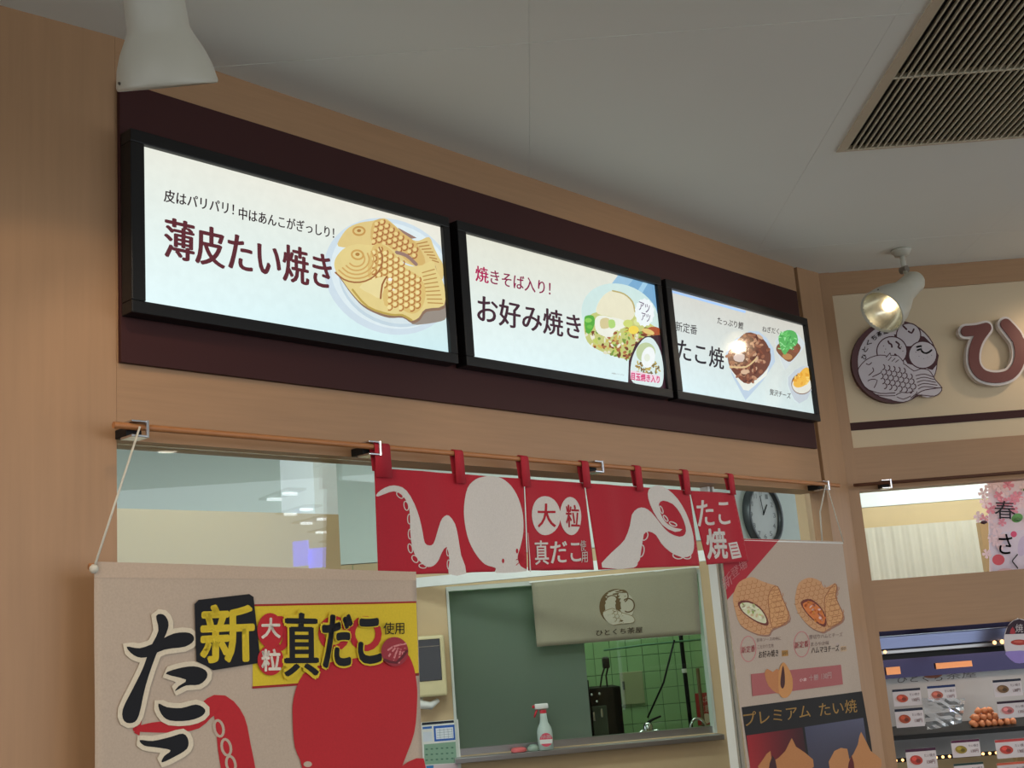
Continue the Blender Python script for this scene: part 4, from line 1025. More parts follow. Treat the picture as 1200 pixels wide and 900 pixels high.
for (x, y) in ((757, 362), (1005, 170), (955, 345)):
    p = PF.px(*TF(x, y)); bm = bmn(); c = PF.w(p[0], 0.014, p[1]); bmesh.ops.create_icosphere(bm, subdivisions=1, radius=0.010, matrix=Matrix.Translation(c)@Matrix.Diagonal((1.5, .4, .8, 1))); obj('leaf', bm, mat('leaf_green', (84, 130, 76), 0.5) if x > 800 else mat('leaf_dark', (70, 26, 44), 0.5), bs, True)

# ================================================================ DISPLAY CASE (lower right)
YB = 4.85
dc = thing('display_case', 'steel hot display case with shelves in the lower right opening', 'case', (1.8, 4.6, 0.951))
X0c, X1c = 1.235, 3.2
zt_ = PR.off(-0.10).px(1100, 735)[1]
PD1 = PR.off(-0.09)
zA = PD1.px(1100, 741)[1]; zB = PD1.px(1100, 757)[1]; zC_ = PD1.px(1100, 762)[1]; zE = PD1.px(1100, 769)[1]; zM = Plane((0, YB-0.05), 90).px(1100, 791)[1]
HOOD = mat('hood_steel', (120, 128, 160), 0.3, 0.85, noise=0.1, stretch=(1, 1, 20)); fD = lambda u, n, z: PD1.w(u, n, z)
zA = min(zA, 1.464)
bx('hood', (X0c, -0.06, zB), (X1c, 0.0, zA), HOOD, dc, fD, 0.004)
bx('hood_lip', (X0c, -0.05, zC_), (X1c, 0.012, zB-0.001), STEEL, dc, fD, 0.002)
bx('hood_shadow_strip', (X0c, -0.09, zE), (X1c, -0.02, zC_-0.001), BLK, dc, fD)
bx('back_board', (X0c, 0, 0.952), (X1c, 0.008, zM-0.001), mat('back_board_grey', (176, 176, 176), 0.35), dc, lambda a_, b_, c_: Vector((a_, YB+b_, c_)))
bx('mirror_strip', (X0c, 0, zM), (X1c, 0.01, 1.46), mat('tinted_mirror_steel', (62, 58, 80), 0.2, 1.0, noise=0.1, scale=6), dc, lambda a_, b_, c_: Vector((a_, YB-0.05+b_, c_)))  # purple base colour stands in for blue lights mirrored in the steel
bx('end_panel', (X0c-0.004, 4.41, 0.952), (X0c+0.002, YB, 1.40), STEEL, dc)
PSh = Plane((0, 4.5), 90)
zs1 = PSh.px(1120, 857)[1]; zs2 = PSh.px(1120, 884)[1]
bx('shelf', (X0c+0.004, 4.5, zs1-0.016), (X1c, YB-0.001, zs1), BLK, dc)
bx('shelf', (X0c+0.004, 4.47, zs2-0.14), (X1c, YB-0.001, zs2-0.12), STEEL, dc)
bx('front_rail', (X0c+0.004, 4.49, zs2-0.012), (X1c, 4.50, zs2+0.002), BLK, dc)
WB = mat('warm_glow', (255, 200, 140), 0.3, emit=((255, 190, 120), 3.0))
k = 0
for i in range(46):
    x = X0c+0.03+i*0.0245
    bm = bmn(); bmesh.ops.create_icosphere(bm, subdivisions=1, radius=0.0055, matrix=Matrix.Translation((x, 4.487, zs2-0.004))); obj('reflection_bead', bm, WB, dc, True)  # glowing beads put in for lights reflected along the dark shelf edge
for (x, y, r_) in ((1036, 764, 0.006), (1164, 753, 0.007), (1173, 752, 0.008)):
    p = PD1.px(x, y); bm = bmn(); bmesh.ops.create_icosphere(bm, subdivisions=2, radius=r_, matrix=Matrix.Translation(PD1.w(p[0], 0.012, p[1]))); obj('spot_bulb', bm, WB, dc, True)
# warm heating plates glowing under the hood
for (xa, xb, ya, yb) in ((1039, 1054, 791, 781), (1097, 1138, 784, 774)):
    Pm = Plane((0, YB-0.056), 90); p0_, p1_ = Pm.px(xa, ya), Pm.px(xb, yb)
    bx('heater_panel', (p0_[0], 0, p0_[1]), (p1_[0], 0.005, p1_[1]), mat('heater_glow', (230, 150, 90), 0.4, emit=((240, 170, 120), 0.25)), dc, lambda a_, b_, c_: Vector((a_, YB-0.057-b_, c_)))
a = Art(Plane((0, YB), 90), 0.0005, Z(1020, 700, 4.5))
a.text('ひとくち', (140, 452), (380, 440), (140, 416), (84, 76, 76), 0.0); a.text('茶屋', (400, 434), (560, 422), (398, 394), (110, 104, 104), 0.0)
a.ell(330, 412, 48, 14, -5, (150, 90, 70)); a.build('lettering', M_PAP, dc)
area('case_lamp', (1.9, 4.62, 1.36), (1.9, 4.72, 1.0), 1.2, 0.05, 0.9, (1.0, 0.72, 0.55))
# price cards
def card(xc, yc, wpx, hpx, Y, label, food, bar=(40, 40, 56), grp='price cards in the display case'):
    Pc = Plane((0, Y), 90)
    q0, q1_ = Pc.px(xc-wpx/2, yc+hpx/2+0.04*wpx), Pc.px(xc+wpx/2, yc-hpx/2-0.04*wpx)
    t = thing('price_card', label, 'card', Pc.w((q0[0]+q1_[0])/2, 0, q0[1]), grp)
    bx('card', (q0[0], -0.002, q0[1]), (q1_[0], 0, q1_[1]), mat('card_white', (214, 204, 206), 0.5), t, lambda u, n, z: Pc.w(u, n, z))
    a = Art(Pc, 0.0003); W, H = q1_[0]-q0[0], q1_[1]-q0[1]
    a.uv = lambda p: (q0[0]+W*p[0], q0[1]+H*p[1])
    a.ell(0.30, 0.42, 0.24, 0.22, 10, (206, 186, 180))
    a.poly([(0, 0.86), (1, 0.86), (1, 1), (0, 1)], bar)
    a.ell(0.32, 0.45, 0.20, 0.24, 20, food); a.ell(0.26, 0.52, 0.08, 0.1, 0, tuple(min(255, int(v*1.25)) for v in food)); a.ell(0.38, 0.40, 0.08, 0.1, 0, tuple(int(v*0.7) for v in food))
    a.text('たい焼き', (0.60, 0.56), (0.95, 0.56), (0.60, 0.72), (80, 50, 60)); a.text('130円', (0.66, 0.22), (0.92, 0.22), (0.66, 0.42), (170, 50, 60), 0.01)
    a.build('card_print', M_PAP, t)
    return t
for (x, y, wv, h, Y, lb, fc, br2) in (
    (1063, 817, 30, 20, 4.56, 'price card top left in the display case, under the back board writing', (190, 80, 60), (36, 40, 60)),
    (1104, 813, 30, 20, 4.56, 'price card with a blue header behind the plastic bag', (180, 96, 80), (30, 50, 100)),
    (1066, 841, 30, 22, 4.53, 'price card with two brown cakes left of the plastic bag', (170, 76, 50), (36, 40, 60)),
    (1181, 806, 30, 20, 4.56, 'price card top right in the display case with a green-brown filling', (120, 90, 60), (30, 36, 56)),
    (1187, 831, 32, 20, 4.53, 'price card above the fried balls at the right edge', (200, 120, 120), (46, 26, 44)),
    (1080, 889, 32, 24, 4.46, 'price card with a purple header at the bottom left of the case', (186, 70, 60), (70, 30, 60)),
    (1132, 877, 30, 20, 4.46, 'price card picturing a green-topped cake on the middle of the rail', (150, 130, 50), (84, 20, 60)),
    (1186, 877, 34, 22, 4.46, 'price card with a red header at the bottom right of the case', (190, 70, 60), (190, 70, 70)),
    (1136, 903, 32, 18, 4.44, 'price card with a dark green header cut by the lower picture edge', (160, 120, 60), (30, 60, 56)),
    (1188, 903, 34, 20, 4.44, 'price card with an orange header cut by the lower right corner', (190, 90, 60), (206, 96, 70))):
    card(x, y, wv, h, Y, lb, fc, br2)
# plastic bag
bm = bmn(); Pb = Plane((0, 4.535), 90); Tb = Z(1020, 700, 4.5); rnd = random.Random(2); N = 9
vs = []
for j in range(N):
    t = j/(N-1)
    row = []
    for i in range(N):
        s_ = i/(N-1); xa = (270+30*t); xb = (500-20*t); x = xa+(xb-xa)*s_; y = 530+ (660-530)*t + (40*t*(1-s_))
        p = Pb.px(*Tb(x, y)); row.append(bm.verts.new(Pb.w(p[0], 0.012*math.sin(math.pi*s_)+rnd.uniform(-.006, .006), p[1])))
    vs.append(row)
for j in range(N-1):
    for i in range(N-1): bm.faces.new((vs[j][i], vs[j][i+1], vs[j+1][i+1], vs[j+1][i]))
tag(obj('plastic_bag', bm, mat('clear_plastic', (220, 226, 232), 0.08, trans=0.75, noise=0.02)), 'crumpled clear plastic bag on the shelf between the price cards', 'bag')
# fried balls
BM_ = [mat('fried_ball', (206, 128, 84), 0.5, noise=0.25, scale=40, bump=0.5), mat('fried_ball_dark', (186, 100, 62), 0.5, noise=0.25, scale=40, bump=0.5)]
ball = None; Pf = Plane((0, 4.60), 90)
pu0 = Pf.px(1133, 845)[0]
cnt = 0
for row, (nn, zz) in enumerate(((7, 0.0), (6, 0.0), (5, 0.022), (4, 0.022), (3, 0.044))):
    for i in range(nn):
        x = pu0+0.02+i*0.0235+(row//2)*0.012+rnd.uniform(-.002, .002); yy = 4.575+0.026*(row % 2)+(row//2)*0.008
        if ball is None:
            bm = bmn(); bmesh.ops.create_icosphere(bm, subdivisions=2, radius=0.0135)
            for v in bm.verts: v.co *= 1+rnd.uniform(-.2, .16)
            tmp = thing('tmp', None, None, (0, 0, 0)); ball = obj('fried_ball', bm, BM_[0], tmp, True); ball.parent = None; bpy.data.objects.remove(tmp); o = ball
        else: o = ball.copy(); C.objects.link(o)
        o.location = (x, yy, zs1+0.0125+zz); o.rotation_euler = (rnd.uniform(0, 6), rnd.uniform(0, 6), 0)
        tag(o, 'small orange-brown fried ball in the heap on the black shelf', 'food', 'heaped fried balls in the display case')
# round card at the right edge
PO = PR.off(0.03); t = thing('round_card', 'round printed card on the right picture edge over the case hood', 'card', PO.w(1.8, 0, 1.28))
Tr = Z(1110, 700, 9)
circ2 = [Tr(760+140*math.cos(a_)*1.15, 460+235*math.sin(a_)) for a_ in [2*math.pi*k/32 for k in range(32)]]
bm = bmn(); prism(bm, [PO.px(*p) for p in circ2], lambda u, n, z: PO.w(u, n, z), -0.003, 0); obj('card', bm, mat('card_white', (214, 204, 206)), t)
a = Art(PO, 0.0004, Tr)
a.poly([(610, 390), (640, 300), (700, 245), (760, 228), (860, 260), (915, 380)], (50, 30, 44), 0); a.text('焼', (720, 370), (800, 370), (720, 280), (200, 190, 190)); a.poly([(660, 380), (690, 310), (720, 380)], (170, 50, 60), 2)
a.ell(760, 475, 90, 30, 0, (176, 60, 50)); a.ell(750, 468, 50, 12, 0, (206, 100, 84)); a.poly([(620, 570), (910, 570), (880, 650), (800, 692), (720, 690), (650, 640)], (150, 130, 200), 2)
a.build('card_print', M_PAP, t)
bm = bmn(); q = PO.px(1196, 728); tube(bm, [PO.w(q[0], -0.004, q[1]), PR.w(q[0], 0.007, q[1]+0.01)], 0.002, 6); obj('stalk', bm, WHITE, t)

# ================================================================ KITCHEN: SINK WINDOW
sw = thing('sink_window', 'aluminium sliding window in the kitchen back wall with one frosted pane', 'window', PI.w((u0+u1)/2, 0, zb))
bm = bmn(); fr = 0.014
box(bm, (u0+0.0005, -0.07, zb+0.001), (u0+fr, 0.006, zt-0.001), fI); box(bm, (u1-fr, -0.07, zb+0.001), (u1-0.0005, 0.006, zt-0.001), fI); box(bm, (u0+fr, -0.07, zt-fr-0.01), (u1-fr, 0.006, zt-0.001), fI)
obj('frame', bm, mat('window_aluminium', (206, 214, 206), 0.35, 0.3), sw)
bm = bmn(); box(bm, (u0-0.012, 0.0008, zb-0.028), (u1+0.015, 0.075, zb-0.002), fI, 0.002); box(bm, (u0+fr, -0.07, zb+0.001), (u1-fr, -0.03, zb+0.035), fI)
obj('sill', bm, STEEL, sw)
us = PI.px(690, 800)[0]
FROST = mat('frosted_glass', (132, 150, 134), 0.6, trans=0.65, noise=0.02)
bx('frosted_pane', (u0+fr+0.001, -0.045, zb+0.036), (us, -0.039, zt-fr-0.012), FROST, sw, fI)
bx('clear_pane', (us+0.001, -0.060, zb+0.036), (u1-fr-0.001, -0.056, zt-fr-0.012), glass('pane_glass', (0.93, 0.98, 0.94), 0.4), sw, fI)
# ledge objects
def spray(u, z):
    b = PI.w(u, 0.045, z); t = thing('spray_bottle', 'white spray bottle with a red trigger head on the window sill', 'bottle', b)
    bm = bmn(); lathe(bm, [(0, 0.036), (0.004, 0.040), (0.09, 0.040), (0.11, 0.036), (0.135, 0.022), (0.16, 0.019), (0.185, 0.017)], b, (0, 0, 1), 24); obj('bottle', bm, mat('bottle_plastic', (206, 222, 214), 0.3, trans=0.25), t, True)
    bm = bmn(); lathe(bm, [(0.183, 0.018), (0.2, 0.018)], b, (0, 0, 1), 16); obj('collar', bm, mat('red_plastic', (196, 34, 50), 0.35), t, 'auto')
    bm = bmn(); f = lambda a_, b_, c_: b+PI.u*a_+PI.n*b_+Vector((0, 0, c_)); box(bm, (-0.042, -0.012, 0.204), (0.028, 0.012, 0.232), f, 0.005); obj('head', bm, WHITE, t, True)
    bm = bmn(); tube(bm, [f(-0.03, 0, 0.205), f(-0.04, 0, 0.185), f(-0.048, 0, 0.165)], [0.006, 0.006, 0.004], 8); box(bm, (-0.055, -0.007, 0.212), (-0.0425, 0.007, 0.226), f, 0.002); obj('trigger', bm, mat('red_plastic', (196, 34, 50)), t, True)
    Pb_ = PI.off(0.045+0.0405); a = Art(Pb_, 0.0004)
    a.ell(640, 867, 7.5, 8, 0, (220, 90, 110)); a.poly([(632.5, 867), (647.5, 866), (647, 871), (633, 872)], (225, 225, 222)); a.text('除菌', (634, 865.5), (646, 865), (634, 861.5), (240, 220, 220), 0.01)
    a.build('label_print', M_PAP, t)
spray(PI.off(0.045).px(640, 880)[0], zb-0.0015)
b = PI.w(PI.off(0.04).px(608, 878)[0], 0.035, zb-0.0015)
bm = bmn(); lathe(bm, [(0, 0.034), (0.004, 0.040), (0.016, 0.040), (0.022, 0.030), (0.023, 0.001)], b, (0, 0, 1), 20); tag(obj('soap_dish', bm, mat('pink_plastic', (226, 110, 112), 0.5), smooth='auto'), 'flat pink round tub on the window sill left of the spray bottle', 'tub')
b = PI.w(PI.off(-0.02).px(616, 866)[0], -0.014, zb+0.036)
bm = bmn(); lathe(bm, [(0, 0.030), (0.01, 0.033), (0.025, 0.027), (0.033, 0.012), (0.034, 0.001)], b-PI.n*0.0, (0, 0, 1), 20); 
o = obj('glass_bowl', bm, mat('bowl_glass', (190, 214, 200), 0.15, trans=0.5), smooth=True); o.location = PI.w(PI.off(0.02).px(616, 872)[0]+0.0, 0.036, zb-0.0015)+Vector((0.035, 0.0, 0)); tag(o, 'small upturned glass bowl beside the pink tub', 'bowl')
Pg = PI.off(-0.13); q0, q1_ = Pg.px(660, 873), Pg.px(689, 853)
t = thing('white_box', 'pale box with a dark square behind the frosted pane', 'box', Pg.w((q0[0]+q1_[0])/2, 0, 0.80)); fG = lambda u, n, z: Pg.w(u, n, z)
bx('box', (q0[0], -0.08, 0.80), (q1_[0], 0.035, q1_[1]), WHITE, t, fG, 0.003)
bx('dark_label', (q0[0]+0.045, 0.0355, q1_[1]-0.075), (q0[0]+0.085, 0.037, q1_[1]-0.03), BLK, t, fG)
# short pale curtain with the emblem, hung in the window head
Pn = PI.off(0.03); TN = Z(470, 660, 3.0769)
cn = thing('window_curtain', 'short pale cloth with a small round emblem, hung across the sink window head', 'curtain', Pn.w(0.8, 0, 1.55))
cq = [(470, 70), (1066, 15), (1082, 255), (490, 302)]
cw = lambda u, z: 0.003*math.sin(u*26)+0.002*math.sin(u*60)
a = Art(Pn, 0, TN, cw); a.quadgrid(cq, [(150, 146, 124)]*4, 12, 6); o = a.build('cloth', M_CLO, cn, 0.05); sm = o.modifiers.new('thick', 'SOLIDIFY'); sm.thickness = 0.001
a = Art(Pn, 0.001, Z(680, 680, 11.25), cw); DB = (96, 76, 46); MB = (136, 122, 92)
a.ell(480, 350, 232, 236, 0, DB); a.ell(500, 345, 212, 218, 0, (176, 172, 152)); a.ring(420, 310, 100, 110, 0, 14, DB); a.ring(560, 210, 70, 80, 0, 16, DB); a.ring(630, 330, 80, 90, 0, 16, DB)
a.poly([(300, 420), (420, 370), (560, 430), (680, 470), (715, 520), (690, 560), (560, 570), (440, 590), (340, 530)], (180, 176, 156), 3); a.stroke([(300, 420), (420, 370), (560, 430), (680, 470), (715, 520), (690, 560), (560, 570), (440, 590)], 9, MB, 2)
scales(a, [(360, 420), (450, 400), (580, 460), (600, 540), (440, 560)], 55, 45, 10, 9, MB)
a.text('ひとくち茶屋', (205, 735), (820, 690), (205, 655), (70, 56, 40), 0.01)
a.build('emblem_print', M_CLO, cn, 0.06)
bm = bmn(); p, q = Pn.px(*TN(462, 70)), Pn.px(*TN(1075, 14)); tube(bm, [Pn.w(p[0], -0.006, p[1]), Pn.w(q[0], -0.006, q[1])], 0.005, 8); obj('rod', bm, WHITE, cn)
# white rail in front
PJ = Plane(tuple(PI.off(0.10).w(PI.off(0.10).px(485, 680)[0], 0, 0)[:2]), 112); fJ = lambda u, n, z: PJ.w(u, n, z)
r0, r1 = PJ.px(478, 689.5), PJ.px(850, 655)
bm = bmn(); prism(bm, [(r0[0], r0[1]), (r1[0], r1[1]), (r1[0], r1[1]+0.05), (r0[0], r0[1]+0.05)], fJ, -0.05, 0); 
rl = tag(obj('front_rail', bm, mat('rail_white', (236, 240, 236), 0.4)), 'white light rail just under the red curtain hem, spanning the kitchen', 'rail')
# paper towel dispenser
Pd = PI.off(0.11); fP = lambda u, n, z: Pd.w(u, n, z); d0 = Pd.px(478, 819); d1 = Pd.px(527, 743)
t = thing('towel_dispenser', 'cream wall dispenser with a dark window left of the sink window', 'dispenser', Pd.w((d0[0]+d1[0])/2, -0.11, d0[1]-0.04))
DC = mat('dispenser_cream', (214, 202, 158), 0.35)
bx('housing', (d0[0], -0.108, d0[1]), (d1[0]-0.03, 0, d1[1]), DC, t, fP, 0.012)
v0, v1 = Pd.px(478, 800), Pd.px(517, 748)
bx('dark_window', (v0[0]+0.02, 0.0005, v0[1]), (v1[0]-0.008, 0.004, v1[1]), mat('smoked_plastic', (18, 16, 15), 0.15), t, fP, 0.002)
bx('highlight_strip', (v0[0]+0.02, 0.0042, v1[1]-0.038), (v1[0]-0.012, 0.0052, v1[1]-0.034), mat('strip_grey', (120, 110, 100)), t, fP)
bm = bmn(); cu_ = (d0[0]+d1[0])/2-0.01; tube(bm, [fP(cu_-0.05, -0.05, d0[1]-0.002), fP(cu_-0.04, -0.04, d0[1]-0.035), fP(cu_+0.01, -0.04, d0[1]-0.045), fP(cu_+0.05, -0.05, d0[1]-0.02)], [0.02, 0.024, 0.02, 0.012], 10); obj('paper', bm, WHITE, t, True)
# calendar
Pk = PI.off(0.004); k0, k1 = Pk.px(494, 930), Pk.px(536, 843)
t = thing('wall_calendar', 'wall calendar with a blue-framed sheet below the cream dispenser', 'calendar', Pk.w((k0[0]+k1[0])/2, -0.004, k0[1]))
bx('sheet', (k0[0]-0.05, -0.003, k0[1]), (k1[0]+0.004, 0, k1[1]), WHITE, t, lambda u, n, z: Pk.w(u, n, z))
a = Art(Pk, 0.0004, Z(480, 720, 5))
a.poly([(72, 635), (258, 620), (260, 634), (72, 650)], (40, 46, 60)); a.poly([(76, 660), (130, 655), (130, 668), (76, 673)], (60, 110, 190)); a.poly([(78, 690), (130, 686), (134, 742), (80, 748)], (214, 220, 230))
a.poly([(140, 655), (264, 645), (270, 735), (146, 745)], (50, 100, 190)); a.poly([(152, 668), (254, 660), (258, 724), (156, 732)], (226, 232, 240)); [a.stroke([(160, 680+k*14), (250, 672+k*14)], 2, (150, 160, 176), 0, new=k == 0) for k in range(4)]; [a.stroke([(176+k*24, 670), (180+k*24, 728)], 2, (150, 160, 176), 0, new=False) for k in range(4)]
a.poly([(84, 762), (270, 745), (276, 870), (88, 880)], (140, 172, 150)); a.layer()
for i in range(6):
    for j in range(3): a.ell(100+i*30, 790+j*32-i*2, 8, 5, 0, (90, 128, 110), 8, False)
a.poly([(95, 885), (280, 872), (284, 960), (98, 980)], (222, 200, 206)); a.poly([(97, 888), (140, 884), (140, 900), (98, 904)], (60, 130, 190))
a.build('calendar_print', M_PAP, t)
# wall clock
ck = PK.px(890, 604); rc = 0.185; uc_ = ck[0]
t = thing('wall_clock', 'round grey-rimmed wall clock seen edge-on right of the red curtain', 'clock', PK.w(uc_, 0.001, ck[1]-rc))
ctr = PK.w(uc_, 0.0, ck[1])
bm = bmn(); lathe(bm, [(0.001, rc*0.98), (0.045, rc), (0.05, rc*0.98), (0.048, rc*0.90), (0.028, rc*0.88), (0.026, rc*0.88), (0.001, rc*0.9)], ctr, PK.n, 48, False); obj('rim', bm, mat('clock_rim', (84, 88, 92), 0.3, 0.5), t, True)
bm = bmn(); lathe(bm, [(0.018, 0.001), (0.02, rc*0.885), (0.022, rc*0.885), (0.024, 0.001)], ctr, PK.n, 48, False); obj('face', bm, mat('clock_face', (206, 212, 212), 0.4), t)
Pq = PK.off(0.0245); a = Art(Pq, 0.0); a.uv = lambda p: (uc_+p[0], ck[1]+p[1])
for k in range(12):
    an = math.radians(30*k); s_ = str(k if k else 12); x, y = 0.125*math.sin(an), 0.125*math.cos(an); h = 0.014
    a.text(s_, (x-h, y-h), (x+h, y-h), (x-h, y+h), (130, 136, 138), 0.0, new=False)
a.build('numerals', M_PAP, t)
bm = bmn(); fq = lambda u, n, z: Pq.w(u, n, z); tube(bm, [fq(uc_, 0.003, ck[1]), fq(uc_+0.05, 0.003, ck[1]+0.06)], 0.003, 6); tube(bm, [fq(uc_, 0.006, ck[1]), fq(uc_-0.02, 0.006, ck[1]+0.11)], 0.0022, 6); obj('hand', bm, BLK, t)

# ================================================================ TILED ROOM BEHIND THE WINDOW
PY = Plane((0, 7.45), 84); fY = lambda u, n, z: PY.w(u, n, z)
tw = thing('wall_tiled', None, None, PY.w(0, -0.02, 0), kind='structure')
bx('grout', (-1.6, -0.03, 0), (2.2, -0.003, ZC), mat('grout_green', (92, 124, 90), 0.7), tw, fY)
TM = mat('green_tile', (142, 178, 130), 0.25, noise=0.05, scale=3)
tile = None; ts = 0.102; g0 = PY.px(735, 780)[0]; gz = PY.px(760, 787)[1]
ua, ub = PY.px(676, 800)[0], PY.px(848, 800)[0]; za, zb_ = PY.px(760, 885)[1], 2.0
i0, i1 = math.floor((ua-g0)/ts), math.ceil((ub-g0)/ts); j0, j1 = math.floor((za-gz)/ts), math.ceil((zb_-gz)/ts)
for i in range(i0, i1):
    for j in range(j0, j1):
        if tile is None:
            bm = bmn(); box(bm, (0.0015, -0.002, 0.0015), (ts-0.0015, 0.004, ts-0.0015), lambda a_, b_, c_: PY.u*a_+PY.n*b_+Vector((0, 0, c_)), 0.0012)
            tmp = thing('tmp', None, None, (0, 0, 0)); tile = obj('tile', bm, TM, tmp); bpy.data.objects.remove(tmp); o = tile; o.parent = tw
        else: o = bpy.data.objects.new('tile', tile.data); C.objects.link(o); o.parent = tw
        o.location = PY.w(g0+i*ts, -0.001, gz+j*ts)-tw.location
bm = bmn()
for i in range(i0-14, i0):
    for j in range(j0, j1): box(bm, (g0+i*ts+0.0015, -0.003, gz+j*ts+0.0015), (g0+(i+1)*ts-0.0015, 0.003, gz+(j+1)*ts-0.0015), fY)
obj('tile_field', bm, TM, tw, kind='stuff')
# access hatch
h0, h1 = PY.px(729, 826), PY.px(752, 786)
t = thing('access_hatch', 'beige access hatch set in the green tiles', 'hatch', PY.w(h0[0], 0.004, h0[1])); HM = mat('hatch_beige', (150, 156, 120), 0.5)
bx('door', (h0[0], 0.0045, h0[1]), (h1[0], 0.014, h1[1]), HM, t, fY, 0.002); bx('latch', (h0[0]+0.012, 0.0145, h0[1]+0.09), (h0[0]+0.024, 0.022, h0[1]+0.14), mat('latch_dark', (60, 66, 50)), t, fY)
# black drink machine
Pm = Plane((0, 6.95), 84); fM = lambda u, n, z: Pm.w(u, n, z); m0, m1 = Pm.px(692, 872), Pm.px(727, 804)
t = thing('drink_machine', 'black upright drink machine behind the clear window pane', 'machine', Pm.w((m0[0]+m1[0])/2, 0, 0.80))
bx('housing', (m0[0]+0.02, -0.25, 0.80), (m1[0], 0, m1[1]), mat('machine_black', (10, 10, 10), 0.6, spec=0.15), t, fM, 0.006)
bx('side_column', (m0[0]-0.02, -0.06, 0.80), (m0[0]+0.018, 0.02, m1[1]+0.05), BLK, t, fM, 0.004)
bx('front_panel', (m0[0]+0.025, 0.0005, 0.82), (m0[0]+0.11, 0.012, m1[1]-0.10), mat('machine_grey', (60, 74, 66), 0.3), t, fM, 0.003)
for (x, y) in ((693, 814), (702, 813), (699, 822)):
    q = Pm.px(x, y); bm = bmn(); lathe(bm, [(0, 0.007), (0.02, 0.007), (0.021, 0.001)], fM(q[0], 0.0, q[1]), Pm.n, 10); obj('knob', bm, CHROME, t, True)
for (x, y) in ((695, 838), (704, 834)):
    q = Pm.px(x, y); bx('tap', (q[0]-0.006, 0.02, q[1]-0.03), (q[0]+0.006, 0.035, q[1]+0.02), CHROME, t, fM, 0.003)
# plugs and flex
t = thing('power_plug', 'black power plug with two flexes above the drink machine', 'plug', Pm.w(Pm.px(710, 780)[0], 0, m1[1]+0.001))
q = Pm.px(710, 777); bm = bmn(); box(bm, (q[0]-0.02, -0.02, q[1]-0.03), (q[0]+0.02, 0.02, q[1]+0.03), fM, 0.008); obj('plug', bm, BLK, t, True)
bx('cap', (q[0]-0.014, -0.01, q[1]+0.0305), (q[0]+0.014, 0.01, q[1]+0.036), mat('grey_plastic', (120, 120, 120)), t, fM)
bm = bmn(); zf = m1[1]+0.002; tube(bm, [fM(q[0]-0.01, 0, q[1]-0.025), fM(q[0]-0.03, 0, q[1]-0.07), fM(q[0]-0.045, 0, zf)], 0.005, 8); obj('flex', bm, BLK, t, True)
bm = bmn(); tube(bm, [fM(q[0]+0.01, 0, q[1]-0.025), fM(q[0]-0.005, 0, q[1]-0.07), fM(q[0]-0.004, 0, zf)], 0.005, 8); obj('flex', bm, BLK, t, True)
# pipe, hose, stick, shelf rail, notice
Pp = Plane((0, 7.25), 84); fp = lambda u, n, z: Pp.w(u, n, z)
p0_, p1_ = Pp.px(797, 745), Pp.px(811, 862); bm = bmn(); tube(bm, [fp(p0_[0], 0, 1.9), fp(p1_[0]+0.0, 0, 0.85)], 0.013, 10)
t = thing('black_pipe', 'black upright pipe against the green tiles', 'pipe', fp(p0_[0], 0, 0.85)); obj('pipe', bm, BLK, t, True)
q = Pp.px(802, 786); bm = bmn(); lathe(bm, [(-0.012, 0.016), (0.012, 0.016)], fp(p0_[0]+(p1_[0]-p0_[0])*0.37, 0, q[1]), (0, 0, 1), 12); obj('clamp', bm, WHITE, t, 'auto')
pa, pb = Pp.px(789, 750), Pp.px(763, 842); bm = bmn(); tube(bm, [fp(pa[0], 0.03, pa[1]), fp((pa[0]+pb[0])/2, 0.03, (pa[1]+pb[1])/2-0.02), fp(pb[0], -0.1, pb[1])], 0.006, 8); tag(obj('hose', bm, BLK, smooth=True), 'thin dark hose slanting down to the left tap', 'hose')
pa = Pp.px(815, 783); bm = bmn(); tube(bm, [fp(pa[0], 0.05, 0.80), fp(pa[0], 0.05, pa[1])], 0.011, 10); tag(obj('wooden_stick', bm, mat('brown_stick', (108, 84, 56), 0.6), smooth='auto'), 'brown wooden stick standing beside the black pipe', 'stick')
pa, pb = Pp.px(707, 762), Pp.px(840, 747); bm = bmn(); tube(bm, [fp(pa[0], 0.02, pa[1]), fp(pa[0]+0.25, 0.02, pb[1]-0.01), fp(pb[0]+0.1, 0.02, pb[1])], 0.006, 8); tag(obj('wall_conduit', bm, mat('conduit_green', (90, 130, 100), 0.5), smooth=True), 'thin conduit running across the top of the green tiles', 'conduit')
n0_, n1_ = PY.px(818, 850), PY.px(834, 811); t = thing('red_notice', 'red notice with white writing on the tiles at the right', 'notice', PY.w(n0_[0], 0.004, n0_[1]))
bx('sheet', (n0_[0], 0.0042, n0_[1]), (n1_[0], 0.006, n1_[1]), mat('notice_red', (170, 44, 44), 0.5), t, fY)
a = Art(PY.off(0.006), 0.0005); a.ell(828, 842, 5, 6, 0, (214, 190, 170)); a.text('火気', (820, 823), (831, 823), (820, 815), (214, 180, 160)); a.text('注意', (820, 834), (831, 834), (820, 826), (214, 180, 160)); a.build('notice_print', M_PAP, t)
